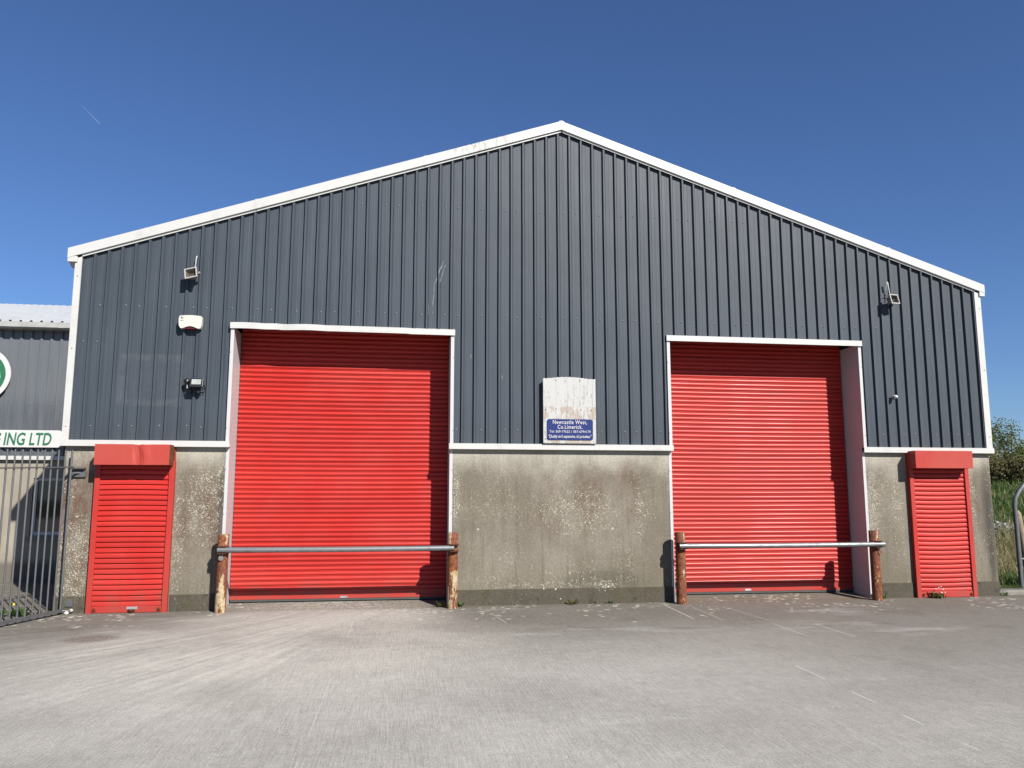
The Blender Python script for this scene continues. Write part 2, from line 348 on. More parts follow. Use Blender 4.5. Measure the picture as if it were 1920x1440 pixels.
# ------------------------------------------------------------------ ground sheets
def yard_material():
    m = NM("brushed_concrete", .88, 0, .25, .70); x, y = m.x, m.y
    big = m.noise(.55, 5, .6); mid = m.noise(2.2, 5, .65, m.scaled(.55, 1.0, 1)); fine = m.noise(60, 5, .7)
    c = m.mix(m.ramp(big, .3, .7), (.348, .332, .296), (.445, .427, .386))
    # grime band along the building, worn clean in front of the left door
    edge = m.addc(y, m.mul(m.sub(big, .5), 2.6)); edge = m.addc(edge, m.mul(m.sub(mid, .5), 1.6))
    near = m.ramp(edge, -5.2, -1.0)
    clean = m.blob(x, y, -.9, -.6, 2.1, 2.2, .85); right = m.ramp(x, 1.5, 6.5, 0, 1)
    near = m.mul(near, m.sub(1.0, clean)); 
    far2 = m.mul(m.ramp(m.addc(edge, m.mul(m.sub(m.noise(.3, 3), .5), 3)), -10.5, -1.2), m.mul(right, .9)); near = m.op('MAXIMUM', near, far2)
    c = m.mix(m.mul(near, .88), c, (.148, .134, .112))
    c = m.mix(m.mul(m.ramp(m.noise(1.5, 5, .7), .52, .72), m.mul(near, .55)), c, (.115, .10, .085))
    c = m.mix(m.mul(m.ramp(y, -1.2, .3), m.mul(m.ramp(m.noise(3, 4), .4, .65), m.mul(m.ramp(x, 4, 5.2), .6))), c, (.20, .155, .10))
    # light wash marks
    c = m.mix(m.ramp(m.noise(.9, 5, .7, m.scaled(.35, 1.1, 1, (4, 9, 0))), .55, .74, 0, .55), c, (.50, .49, .465))
    sweep = m.mul(m.blob(x, y, -1.3, -3.0, 3.2, 3.6, 1), m.ramp(m.noise(.8, 4, .6), .25, .6, .35, 1))
    c = m.mix(m.mul(sweep, .60), c, (.60, .57, .505))
    # broom texture, across the bays
    br1 = m.noise(8, 5, .8, m.scaled(5, .45, 1)); br2 = m.noise(14, 3, .8, m.scaled(4.5, .16, 1))
    ang = m.op('ARCTAN2', m.sub(x, .2), m.sub(1.0, y)); rad = m.op('SQRT', m.addc(m.mul(m.sub(x, .2), m.sub(x, .2)), m.mul(m.sub(y, 1.0), m.sub(y, 1.0))))
    fan = m.noise(1.0, 5, .7, m.vec(m.mul(ang, 42), m.mul(rad, .45), 2.0))
    fanm = m.mul(m.ramp(x, -.4, -1.6), m.ramp(rad, 9, 5))
    br = m.addc(m.mul(m.sub(br1, .5), .45), m.mul(m.sub(br2, .5), 1.15)); br = m.mul(br, m.sub(1.0, m.mul(fanm, .6))); fa = m.mul(m.mul(m.sub(fan, .5), 1.9), fanm)
    tot = m.addc(br, fa)
    c = m.tint(c, m.addc(1.0, m.mul(tot, .64)))
    # tyre arcs swinging left out of the door
    rr = m.op('SQRT', m.addc(m.mul(m.sub(x, -7.5), m.sub(x, -7.5)), m.mul(m.sub(y, 2.0), m.sub(y, 2.0))))
    arc = m.noise(1.0, 4, .7, m.vec(m.mul(rr, 5.5), m.mul(ang, .8), 9.0))
    arcm = m.mul(m.blob(rr, y, 6.9, -2.2, 1.9, 3.2, 1), m.ramp(x, .6, -.8))
    c = m.mix(m.mul(arcm, m.ramp(arc, .5, .7, 0, .42)), c, (.50, .475, .43))
    c = m.mix(m.mul(arcm, m.ramp(arc, .46, .36, 0, .35)), c, (.20, .19, .175))
    # saw cut and scored lines: x0, y range, slope
    for (x0, ya, yb, sl, wd, st, dash) in ((-.56, -1.3, -2.6, .006, .006, .6, 0), (-.56, -2.6, -12, .006, .006, .5, 1), (4.19, -.2, -1.75, .045, .012, .75, 0), (4.19, -4.88, -5.5, .038, .010, .8, 0), (4.19, -5.95, -6.32, .038, .010, .8, 0), (4.19, -6.7, -6.98, .038, .010, .7, 0), (4.19, -7.4, -7.62, .038, .010, .6, 0), (4.19, -2.5, -3.1, .038, .012, .35, 1),
                                     (4.54, -.6, -1.9, .035, .009, .6, 0), (5.09, -2.3, -3.3, .034, .010, .65, 0), (5.59, -2.4, -3.4, .016, .011, .7, 0),
                                     (5.58, -3.6, -9, .01, .008, .3, 1), (1.3, -.9, -1.8, -.1, .01, .45, 0), (5.0, -.5, -2.0, -.04, .016, .3, 1)):
        xc = m.addc(x0, m.mul(y, sl)); dd = m.op('ABSOLUTE', m.addc(m.sub(x, xc), m.mul(m.sub(m.noise(2), .5), .012)))
        ln = m.mul(m.ramp(dd, wd, wd*.45), m.mul(m.ramp(y, yb-.05, yb+.05), m.ramp(y, ya+.05, ya-.05)))
        if dash: ln = m.mul(ln, m.ramp(m.noise(1.1, 1, .5, m.vec(x0, m.mul(y, 1.0), 0.0)), .5, .56))
        c = m.mix(m.mul(ln, st), c, (.62, .61, .58))
    # oval patch of exposed stone
    pv = m.blob(x, m.sub(y, m.mul(x, .18)), -3.6, -1.62, .38, .30, 1.3); pn = m.noise(26, 4, .8)
    c = m.mix(m.mul(m.op('MINIMUM', pv, 1.0), m.ramp(pn, .42, .54, .1, .9)), c, (.145, .105, .09))
    # lichen discs near the walls
    d, cc = m.voro(9.0, m.vec(x, y, 0.0)); h = m.sep(cc)
    ld = m.mul(m.ramp(edge, -3.2, -.1), m.ramp(m.noise(.9, 3), .38, .62)); ld = m.addc(ld, m.mul(m.blob(x, y, 6.0, .1, 1.9, .42, 1.0), .5)); ld = m.addc(ld, m.blob(x, y, 10.2, -1.6, 2.4, 1.6, .35))
    ld = m.addc(ld, m.blob(x, y, -4.3, -.5, 1.2, .6, .4))
    sp = m.ramp(m.sub(m.mul(m.ramp(m.sub(ld, h[0]), 0, .6), .42), d), 0, .06); c = m.mix(m.mul(sp, m.ramp(h[1], 0, 1, .35, .9)), c, (.58, .55, .46))
    d, cc = m.voro(3.1, m.vec(x, y, 3.0)); h = m.sep(cc); sp = m.ramp(m.sub(m.mul(m.ramp(h[0], .86, 1), .035), d), 0, .012)
    c = m.mix(m.mul(sp, .8), c, m.mix(m.ramp(h[1], .55, .6), (.08, .07, .06), (.66, .65, .6)))
    # gravelly dirt along the wall foot, aggregate grit everywhere
    ft = m.mul(m.ramp(m.addc(y, m.mul(m.sub(mid, .5), .5)), -.32, -.02), m.ramp(m.noise(24, 4, .7), .38, .6)); c = m.mix(m.mul(ft, .7), c, (.16, .13, .09))
    d, cc = m.voro(70, m.vec(x, y, 0.0)); h = m.sep(cc); gr = m.ramp(m.sub(m.mul(m.ramp(h[0], .70, 1), .45), d), 0, .1)
    c = m.mix(m.mul(gr, .5), c, m.mix(m.ramp(h[1], .45, .55), (.13, .12, .105), (.62, .60, .56)))
    c = m.tint(c, m.ramp(m.noise(9, 5, .8), .3, .7, .90, 1.09))
    c = m.tint(c, m.ramp(fine, .25, .75, .76, 1.24))
    m.color(c); m.bump(m.addc(m.mul(tot, .8), m.mul(fine, .35)), .45, .012)
    return m.mat
M_yard = yard_material()

def grass_ground():
    m = NM("rough_grass_soil", .95, 0, .1)
    n = m.noise(.7, 5, .7); n2 = m.noise(7, 5, .7)
    c = m.mix(m.ramp(n, .35, .65), (.045, .085, .018), (.11, .12, .04))
    c = m.mix(m.ramp(n2, .5, .7), c, (.16, .13, .07)); c = m.tint(c, m.ramp(m.noise(30, 4), .3, .7, .6, 1.3))
    m.color(c); m.bump(n2, .8, .1); return m.mat
M_soil = grass_ground()

def hgt(x, y):
    def ss(a, b, t):
        t = max(0, min(1, (t-a)/(b-a))); return t*t*(3-2*t)
    k = ss(11.2, 13.0, x) if y < 30 else 1
    h = .10*ss(2.0, 4.0, y)+.55*ss(3.6, 7.8, y)+1.75*ss(6.8, 17, y)+1.4*ss(18, 60, y)
    h += .05*math.sin(x*1.9+y*.7)*ss(2.5, 5, y)
    return -.05 + (h*k if x > 10 else h*ss(32, 60, y))
mb = MB()
xs = [-300, -120, -60, -30, -15, -5, 5, 10.2]+[10.8+.4*i for i in range(18)]+[19, 21, 24, 28, 34, 42, 60, 110, 300]
ys = [-300, -100, -40, -15, -5, 0, .6, 1.1]+[1.6+.5*i for i in range(36)]+[21, 24, 28, 34, 42, 55, 75, 120, 400]
for yy in ys:
    for xx in xs: mb.v.append((xx, yy, hgt(xx, yy)))
nx = len(xs)
for j in range(len(ys)-1):
    for i in range(nx-1): mb.f.append((j*nx+i, j*nx+i+1, (j+1)*nx+i+1, (j+1)*nx+i)); mb.m.append(0); mb.sm.append(True)
tag(mb.build("ground", M_soil), kind='structure')

mb = MB()
mb.box(-40, 13.5, -45, .05, -.25, 0); mb.box(-40, -5.0, .05, 14, -.25, -.002)
tag(mb.build("yard", M_yard), kind='structure')
# sloped thresholds in the two big doorways belong to the yard surface
mb = MB()
for a, b in ((-2.56, .79), (4.47, 7.85)):
    mb.hexa([(a, .05, -.2), (b, .05, -.2), (b, .9, -.2), (a, .9, -.2), (a, .05, .001), (b, .05, .001), (b, .9, .075), (a, .9, .075)])
tag(mb.build("threshold_ramp", M_yard), kind='structure')
mb = MB()
mb.box(10.33, 26, .30, .52, -.1, .05); 
tag(mb.build("kerb", simple("weathered_kerb", (.26, .245, .21), .9, 0, .3, 5, .2, .4), bevel=.02), kind='structure')
mb = MB(); mb.box(10.33, 26, .52, .86, -.1, .015)
tag(mb.build("kerb_strip", simple("mossy_concrete_strip", (.20, .19, .15), .9, 0, .35, 4, .2, .4)), kind='structure')

# ------------------------------------------------------------------ warehouse
WL, WR = -4.93, 10.25; APX = 2.64
TAN = .335
def roofz(x, top=7.882):            # underside of the verge
    return top-TAN*abs(x-APX)
DOORS = ((-2.57, .80), (4.465, 7.86)); DZ = 4.28; BAND0, BAND1 = 2.43, 2.52
W = empty("warehouse"); tag(W, "large grey gabled warehouse with white trim, red roller doors and a stained concrete base", "warehouse")

mb = MB()
for a, b in ((WL, DOORS[0][0]-.002), (DOORS[0][1]+.002, DOORS[1][0]-.002), (DOORS[1][1]+.002, WR)):
    mb.box(a, b, 0, .55, -.2, BAND0+.04)
mb.box(WL, WL+.25, .55, 30, -.2, BAND0+.04); mb.box(WR-.25, WR, .55, 30, -.2, BAND0+.04); mb.box(WL, WR, 30, 30.25, -.2, BAND0+.04)
mb.build("wall", M_wall, W, bevel=.006)
for a, b in ((WL-.004, -4.47), (-3.32, DOORS[0][0]-.01), (DOORS[0][1]+.06, DOORS[1][0]-.03), (DOORS[1][1]+.06, 8.66), (9.78, WR+.004)):
    MB().box(a, b, -.014, .10, -.2, .243).build("plinth", M_plinth, W, bevel=.005)

# corrugated cladding sheet, pans at y=-.03, crowns at y=-.065
PAN, CR = -.026, -.067
def crowns():
    out = []; c = .965
    while c > WL-.3: out.append(c); c -= .1958
    c = .965+.1993
    while c < WR+.3: out.append(c); c += .1993
    return sorted(out)
CW = crowns()
prof = []
for c in CW:                      # c is the middle of the dark line left of the crown
    l = c+.010
    prof += [(l-.012, PAN), (l, CR), (l+.026, CR), (l+.048, PAN)]
    prof += [(l+.105, PAN), (l+.109, PAN-.0010), (l+.115, PAN-.0010), (l+.119, PAN)]
prof = [p for p in prof if WL+.03 < p[0] < WR-.03]
for dx in (DOORS[0][0]-.03, DOORS[0][1]+.03, DOORS[1][0]-.03, DOORS[1][1]+.03, APX):   # cut points
    for i in range(len(prof)-1):
        if prof[i][0] < dx-1e-6 and prof[i+1][0] > dx+1e-6:
            t = (dx-prof[i][0])/(prof[i+1][0]-prof[i][0]); prof.insert(i+1, (dx, prof[i][1]+t*(prof[i+1][1]-prof[i][1]))); break
prof = [(WL+.02, PAN)]+prof+[(WR-.02, PAN)]
def zlow(xm):
    for a, b in DOORS:
        if a-.03 < xm < b+.03: return DZ+.02
    return BAND0+.03
mb = MB()
for (xa, ya), (xb, yb) in zip(prof[:-1], prof[1:]):
    zl = zlow((xa+xb)/2); za, zb = roofz(xa)+.08, roofz(xb)+.08
    n = 6; vs = []
    for k in range(n+1):
        t = k/n
        for (xx, yy, zt) in ((xa, ya, za), (xb, yb, zb)):
            zz = zl+(zt-zl)*t
            vs.append((xx+.0016*math.sin(zz*1.7+xx*2), yy+.0012*math.sin(zz*2.3+xx*5), zz))
    mb.add(vs, [(2*k, 2*k+1, 2*k+3, 2*k+2) for k in range(n)], 0)
pans = [(CW[i]+.058+CW[i+1]-.008)/2 for i in range(len(CW)-1)]
for i, px in enumerate(pans):
    if not (WL+.06 < px < WR-.06) or i % 5 in (1, 3): continue
    for z0 in (2.74, 4.60, 6.42):
        if z0 < zlow(px) or z0 > roofz(px)-.25: continue
        if 2.2 < px < 3.2 and z0 < 3: continue
        jx = px+random.uniform(-.012, .012); jz = z0+random.uniform(-.012, .012)
        mb.dome((jx, PAN, jz), .017, h=.006, n=10, m=1); mb.dome((jx, PAN-.004, jz), .009, h=.009, n=6, m=1)
for px in (pans[1], pans[2]):
    mb.dome((px, PAN, 4.02), .017, h=.012, n=10, m=1)
mb.build("cladding", [M_clad, M_screw], W)
# cladding of the long sides and the back (simple ribbed sheets)
mb = MB()
for xs_, sg in ((WL, -1), (WR, 1)):
    pr = []
    y = .05
    while y < 30: pr += [(y, 0), (y+.016, .034), (y+.046, .034), (y+.062, 0)]; y += .2
    for (ya, a), (yb, b) in zip(pr[:-1], pr[1:]):
        q = [(xs_+sg*(.03+a), ya, BAND0), (xs_+sg*(.03+b), yb, BAND0), (xs_+sg*(.03+b), yb, 5.40), (xs_+sg*(.03+a), ya, 5.40)]
        mb.add(q, [(0, 1, 2, 3)])
mb.add([(WL, 30.28, BAND0), (WR, 30.28, BAND0), (WR, 30.28, 5.5), (APX, 30.28, 7.95), (WL, 30.28, 5.5)], [(0, 1, 2, 3, 4)])
mb.build("side_cladding", M_clad, W)

# roof sheets with ribs
mb = MB()
for sg, xe in ((-1, -5.07), (1, 10.35)):
    zt = lambda x: 8.035-TAN*abs(x-APX)
    a, b = (APX, xe)
    mb.hexa([(min(a, b), -.09, zt(min(a, b))-.12), (max(a, b), -.09, zt(max(a, b))-.12), (max(a, b), 30.4, zt(max(a, b))-.12), (min(a, b), 30.4, zt(min(a, b))-.12),
             (min(a, b), -.09, zt(min(a, b))-.03), (max(a, b), -.09, zt(max(a, b))-.03), (max(a, b), 30.4, zt(max(a, b))-.03), (min(a, b), 30.4, zt(min(a, b))-.03)])
mb.build("roof", simple("light_grey_roof_sheet", (.55, .56, .56), .5), W)

# verge trims: box section following the gable
def verge(xa, xb, proud=0.0):
    """front fascia 0.17 high at y=-0.165, soffit back to the cladding, lower lip"""
    T, B = .150, .0          # above roofz()
    y0 = -.108-proud
    def P(x, y, dz): return (x, y, roofz(x)+dz)
    m_ = MB()
    sec = [(y0, B), (y0, T+proud), (y0+.02, T+.012+proud), (.12, T+.012+proud), (.12, T-.01), (y0+.006, T-.01), (y0+.006, B+.006), (-.078, B+.006), (-.078, B-.036), (-.072, B-.036), (-.072, B+.0), (y0+.006, B-.0)]
    n = len(sec)
    vs = [P(xa, y, d) for y, d in sec]+[P(xb, y, d) for y, d in sec]
    fs = [(i, (i+1) % n, n+(i+1) % n, n+i) for i in range(n)]
    m_.add(vs, fs); m_.add(vs[:n], [tuple(range(n))]); m_.add(vs[n:], [tuple(range(n))])
    return m_
cutsL = [-5.07, -2.32, .335, APX]; cutsR = [APX, 5.70, 8.55, 10.355]
for i in range(3): verge(cutsL[i], cutsL[i+1]).build("verge_trim", M_white, W)
for i in range(3): verge(cutsR[i], cutsR[i+1]).build("verge_trim", M_white, W)
for xj in (cutsL[1], cutsL[2], cutsR[1], cutsR[2]):      # lap covers
    q = [(xj-.025, roofz(xj-.025)), (xj+.025, roofz(xj+.025))]
    MB().hexa([(q[0][0], -.1105, q[0][1]-.001), (q[1][0], -.1105, q[1][1]-.001), (q[1][0], -.1085, q[1][1]-.001), (q[0][0], -.1085, q[0][1]-.001),
               (q[0][0], -.1105, q[0][1]+.158), (q[1][0], -.1105, q[1][1]+.158), (q[1][0], -.1085, q[1][1]+.158), (q[0][0], -.1085, q[0][1]+.158)]).build("verge_lap", M_white, W)
# ridge cover joint
z0 = roofz(APX); q = .045; k = q*TAN
MB().extrude([(APX-q, z0-k-.001), (APX, z0-.001), (APX+q, z0-k-.001), (APX+q, z0-k+.160), (APX, z0+.160), (APX-q, z0-k+.160)], 1, -.1125, -.1085).build("ridge_joint_cover", M_white, W)
# eaves gutters running back along both sides, with their boxed ends
for sg, xe, xw in ((-1, -5.07, WL), (1, 10.355, WR)):
    zt = roofz(xe); mb = MB()
    a, b = sorted((xe, xw+sg*.0))
    mb.box(a, b, -.103, .02, zt-.06, zt+.03)
    mb.box(a, b, .02, 30.3, zt-.10, zt+.03)
    mb.build("eaves_gutter", M_white, W, bevel=.006)
# corner trims
for a, b, zt in ((WL-.035, WL+.062, roofz(WL)), (WR-.085, WR+.03, roofz(WR))):
    mb = MB(); mb.box(a, b, -.078, -.07, BAND1-.003, zt+.01); mb.box(a if a < 0 else b-.006, a+.006 if a < 0 else b, -.07, .12, BAND1-.003, zt+.01)
    mb.box(a if a > 0 else b-.006, a+.006 if a > 0 else b, -.07, -.032, BAND1-.003, zt+.01)
    for z in (5.02, 3.9, 2.72):
        if z < zt: mb.dome(((a+b)/2+(.02 if a > 0 else 0), -.078, z), .010, h=.005, n=8, m=1)
    mb.build("corner_trim", [M_white, M_screw], W)
# drip band between cladding and concrete
for (a, b) in ((WL-.035, DOORS[0][0]+.012), (DOORS[0][1]-.015, DOORS[1][0]+.012), (DOORS[1][1]-.008, WR+.045)):
    mb = MB(); mb.box(a, b, -.092, -.084, BAND0, BAND1)
    mb.hexa([(a, -.084, BAND1-.008), (b, -.084, BAND1-.008), (b, -.02, BAND1-.008), (a, -.02, BAND1-.008), (a, -.092, BAND1), (b, -.092, BAND1), (b, -.02, BAND1+.006), (a, -.02, BAND1+.006)])
    mb.box(a, b, -.084, .01, BAND0+.004, BAND0+.012)
    j = a+(b-a)*(.4 if a < 0 else .66); mb.box(j, j+.006, -.0945, -.092, BAND0, BAND1)
    mb.build("drip_flashing", M_white, W)

# big roller doors with white reveals
PITCHZ = .0752
def curtain(xa, xb, z0, z1, y, pitch, depth, seed, nseg=22, warp=.004, big=True):
    """horizontal roller slats as one mesh"""
    rs = random.Random(seed); m_ = MB()
    sec = ([(0.0, .75), (.03, .1), (.08, -.30), (.13, -.34), (.17, .0), (.195, .55), (.225, .2), (.30, -.55), (.42, -.95), (.56, -1.0), (.72, -.85), (.86, -.45), (.95, .1), (.98, .6)]
           if big else [(0.0, 1.0), (.05, .5), (.09, -.75), (.15, -1.0), (.45, -1.0), (.72, -.75), (.86, -.3), (.92, .6), (.96, 1.0)])
    n = int((z1-z0)/pitch); ph = [rs.uniform(0, 6) for _ in range(6)]
    rows = []
    for k in range(n+1):
        jig = rs.uniform(-.0014, .0014)
        for (t, d) in sec: rows.append((z0+(k+t)*pitch, d*depth, jig))
    for (z, d, jig) in rows:
        for i in range(nseg+1):
            x = xa+(xb-xa)*i/nseg; s_ = (x-xa)/(xb-xa)
            w_ = warp*(math.sin(s_*3.14)*math.sin(z*1.3+ph[0])+.5*math.sin(s_*9+ph[1]+z*.8)*.6)
            sag = .010*math.sin(s_*math.pi+.1)*math.sin(z*.9+ph[2])
            m_.v.append((x, y+d+w_+jig, z+sag))
    for j in range(len(rows)-1):
        for i in range(nseg):
            a = j*(nseg+1)+i; m_.f.append((a, a+1, a+nseg+2, a+nseg+1)); m_.m.append(0); m_.sm.append(True)
    return m_
DY = .50
for di, (a, b) in enumerate(DOORS):
    ro = curtain(a+.01, b-.01, .205, DZ+.45, DY, PITCHZ, .012, di+3).build("roller_door", M_red, W)
    ro['label'] = ("wide red roller door left of the address board", "wide red roller door right of the address board")[di]
    mb = MB(); mb.box(a+.012, b-.012, DY+.008, DY+.02, .125, .215)
    mb.box(a+.012, b-.012, DY-.018, DY+.01, .092, .128)
    mb.build("bottom_rail", M_redrail, ro)
    mb = MB(); mb.box(a+.02, b-.02, DY-.012, DY+.01, .058, .091); mb.build("rubber_seal", simple("grey_rubber", (.075, .08, .075), .7), ro)
    px = a+(b-a)*(.52 if di == 0 else .43)
    mb = MB(); mb.box(px-.055, px+.055, DY-.022, DY-.0185, .096, .126); mb.dome((px+.04, DY-.022, .11), .006, m=0); mb.build("lock_plate", M_tag, ro, bevel=.002)
    mb = MB(); mb.box(a, b, DY+.03, DY+.06, -.1, DZ+.7); mb.box(a-.1, b+.1, .0, DY+.03, DZ+.6, DZ+.7); mb.box(a-.1, b+.1, -.005, .0, DZ+.14, DZ+.6); mb.box(a-.1, a-.05, .0, DY+.03, DZ+.0, DZ+.6); mb.box(b+.05, b+.1, .0, DY+.03, DZ+.0, DZ+.6); mb.build("dark_closure", M_dark, ro)  # added dark casing: blocks stray light, stands in for the unlit roller head
    # reveal liners and the little face flanges
    zb = .0
    for s_, xx in ((-1, a), (1, b)):
        mb = MB()
        mb.box(min(xx, xx+s_*.004), max(xx, xx+s_*.004), -.066, DY+.03, BAND1, DZ+.02); mb.box(min(xx, xx+s_*.004), max(xx, xx+s_*.004), -.0065, DY+.03, zb, BAND1)       # liner sheet
        x0, x1 = (xx-.052, xx-.0) if s_ < 0 else (xx, xx+.052)
        mb.box(x0, x1, -.074, -.066, BAND1, DZ-.002); mb.box(x0+.004, x1-.004, -.006, -.001, zb+.0, BAND0+.002)
        xo = x0 if s_ < 0 else x1-.004
        mb.box(xo, xo+.004, -.066, -.032, BAND1, DZ-.002)
        for z in (.62, 1.42, 2.1): mb.dome(((x0+x1)/2+s_*.012, -.006, z), .008, h=.004, n=6, m=1)
        for z in (2.72, 3.9): mb.dome(((x0+x1)/2+s_*.018, -.074, z), .008, h=.004, n=6, m=1)
        for z in (.5, 1.4, 2.33, 3.3): mb.dome((xx, .17+.1*((z*7) % 1), z), .010, nrm=(-s_, 0, 0), h=.005, n=6, m=1)
        mb.build("door_jamb", [M_liner, M_screw], W)
    # lintel flashing: a box trim, dented over the left door
    mb = MB(); n = 40; vs = []
    x0, x1 = a-.062, b+.062
    for i in range(n+1):
        x = x0+(x1-x0)*i/n; s_ = i/n
        dip = 0; dy = 0
        if di == 0:
            dip = .012*math.exp(-((x+1.95)/.10)**2)+.006*math.sin(s_*23)*(s_ < .45); dy = .02*math.exp(-((x+1.9)/.18)**2)-.008*math.exp(-((x+1.5)/.3)**2)
            dip += .012*(1-s_)-.006; dip += -.008*(s_ > .79)
        vs += [(x, -.102+dy, DZ-.012+dip*.8), (x, -.102+dy, DZ+.082+dip), (x, -.06, DZ+.088+dip*.5), (x, -.03, DZ+.092), (x, -.03, DZ+.07), (x, -.092+dy, DZ+.07), (x, -.092+dy, DZ-.0)]
    fs = []
    for i in range(n):
        for k in range(7): fs.append((i*7+k, i*7+(k+1) % 7, (i+1)*7+(k+1) % 7, (i+1)*7+k))
    mb.add(vs, fs); mb.add(vs[:7], [tuple(range(7))]); mb.add(vs[-7:], [tuple(range(7))])
    lt = mb.build("door_lintel", M_white, W)
    if di == 0: lt['label'] = "dented white lintel trim"

# small security shutters over the personnel doors
def shutter(xl, xr, zb, zt, hx0, hx1, hz0, hz1, hd, dent, label, seed):
    sec_y = -.045
    cu = curtain(xl+.065, xr-.065, zb+.095, zt+.12, sec_y, .0765, .012, seed, 10, .002, False)
    for i in range(len(cu.sm)): cu.sm[i] = False if seed == 11 else True
    cu = cu.build("security_shutter", M_red, W); cu['label'] = label
    for (a, b) in ((xl, xl+.075), (xr-.075, xr)):
        mb = MB(); mb.box(a, b, -.082, .002, zb-.01, zt+.10); mb.build("guide_rail", M_redrail, cu, bevel=.004)
    mb = MB(); mb.box(xl+.078, xr-.078, -.066, -.03, zb+.005, zb+.098); mb.build("bottom_slat", M_redrail, cu, bevel=.003)
    xm = (xl+xr)/2
    if dent:
        mb = MB(); mb.box(xm-.0, xm+.15, -.072, -.0665, zb+.05, zb+.088); mb.build("lock_plate", M_tag, cu, bevel=.002)
        mb = MB(); mb.tube([(xm+.06, -.083, zb+.055), (xm+.06, -.083, zb+.03)], .03, 10); mb.box(xm+.02, xm+.12, -.08, -.067, zb+.02, zb+.05); mb.build("lock_body", M_rust, cu)
    for q in (xl+.115, xr-.115): MB().box(q-.022, q+.022, -.075, -.0665, zb+.022, zb+.055).tube([(q, -.083, zb+.04), (q, -.083, zb+.075)], .008, 6).build("slide_bolt", M_rust, cu)
    mb = MB(); n = 24; vs = []
    for i in range(n+1):                 # hood front with a crease
        x = hx0+(hx1-hx0)*i/n; d = 0
        if dent:
            t = (x-(hx0+(hx1-hx0)*.575))/(hx1-hx0); d = .028*math.exp(-(t/.04)**2) - .012*math.exp(-((t-.10)/.06)**2)
        vs += [(x, -hd+d*.35, hz1-(abs(d)*.35)), (x, -hd+d*1.1, (hz0+hz1)/2), (x-(.05*math.exp(-((x-(hx0+(hx1-hx0)*.575))/.06)**2) if dent else 0)*0, -hd+d*.6, hz0), (x, -hd+.012, hz0), (x, -hd+.012+d*.3, hz1-.01), (x, .0, hz1-.01), (x, .0, hz1)]
    fs = []
    for i in range(n):
        for k in range(7): fs.append((i*7+k, i*7+(k+1) % 7, (i+1)*7+(k+1) % 7, (i+1)*7+k))
    mb.add(vs, fs)
    for x0 in (hx0, hx1-.006):           # end plates
        mb.box(x0, x0+.006, -hd+.002, .0, hz0, hz1-.002, 1 if x0 > hx0 and dent else 0)
    mb.box(hx0+.006, hx1-.006, -hd+.02, -.10, hz0+.012, hz0+.018)
    mb.build("hood", [M_redbox, M_rustend], cu)
    mb = MB(); mb.box(xl+.01, xr-.01, -.025, -.003, zt+.1, hz1-.02); mb.build("back_plate", M_redrail, cu)
M_rustend = simple("rust_bled_paint", (.20, .075, .03), .8, 0, .4, 14, .2)
shutter(-4.46, -3.335, .0, 2.12, -4.405, -3.357, 2.145, 2.447, .315, True, "small red shutter with a creased hood left of the doors", 11)
shutter(8.665, 9.775, .0, 2.13, 8.655, 9.715, 2.162, 2.456, .285, False, "small red shutter with a smooth hood at the right end", 12)

# ------------------------------------------------------------------ things fixed to the front
BX = 2.73
bd = empty("backing_board", (0, 0, 0)); tag(bd, "peeling white plank board fixed low on the cladding between the big doors", "board")
def board_material():
    m = NM("flaking_white_board", .8, 0, .2); n = m.noise(11, 6, .75, m.scaled(2.2, 1, .35)); n2 = m.noise(40, 4, .7, m.scaled(1.5, 1, .5))
    pl = m.ramp(m.addc(n, m.mul(m.sub(n2, .5), .6)), .55, .66)
    low = m.mul(m.mul(m.ramp(m.z, 3.14, 3.11), m.ramp(m.z, 2.9, 2.93)), 1.0)
    lowx = m.op('MULTIPLY', m.ramp(m.addc(m.noise(6, 4, .7, m.scaled(1, 1, .4)), m.mul(m.sub(1.0, m.op('ABSOLUTE', m.sub(m.x, 2.72))), .16)), .58, .66), m.op('MAXIMUM', low, m.ramp(m.z, 2.62, 2.58)))
    c = m.mix(m.mul(pl, .55), (.66, .655, .63), (.30, .27, .24)); c = m.mix(m.mul(lowx, .6), c, (.46, .35, .26))
    d, cc = m.voro(26); sp = m.ramp(m.sub(m.mul(m.ramp(m.sep(cc)[0], .75, 1), .22), d), 0, .05); c = m.mix(m.mul(sp, .7), c, (.2, .18, .16))
    m.color(c); m.bump(pl, .5, .004); return m.mat
M_board = board_material()
xs_ = [2.293, 2.505, 2.690, 2.900, 3.110, 3.162]; tops = [3.585, 3.60, 3.612, 3.60, 3.587]
for k in range(5):
    a, b = xs_[k]+.0008, xs_[k+1]-.0008; arc = lambda x: 3.585+.028*math.sin(math.pi*min(1, max(0, (x-2.36)/.70)))+.004*math.sin(x*90)
    n_ = 8; po = [(a, BAND1+.012), (b, BAND1+.012)]+[(b+(a-b)*i/n_, arc(b+(a-b)*i/n_)) for i in range(n_+1)]
    MB().extrude(po, 1, -.128-(.004 if k == 4 else (k % 2)*.0012), -.112).build("plank", M_board, bd)
M_dtim = simple("dark_timber", (.06, .05, .04), .9)
for z in (2.62, 3.52): MB().box(2.31, 3.14, -.112, -.067, z, z+.05).build("batten", M_dtim, bd)
for (x, z) in ((2.505, 3.555), (2.90, 3.553), (2.505, 3.085), (2.915, 3.08), (2.33, 3.07), (3.09, 3.07), (2.33, 2.60), (3.12, 2.6)): MB().dome((x, -.1285, z), .011, h=.004, n=6).build("nail", M_rust, bd)

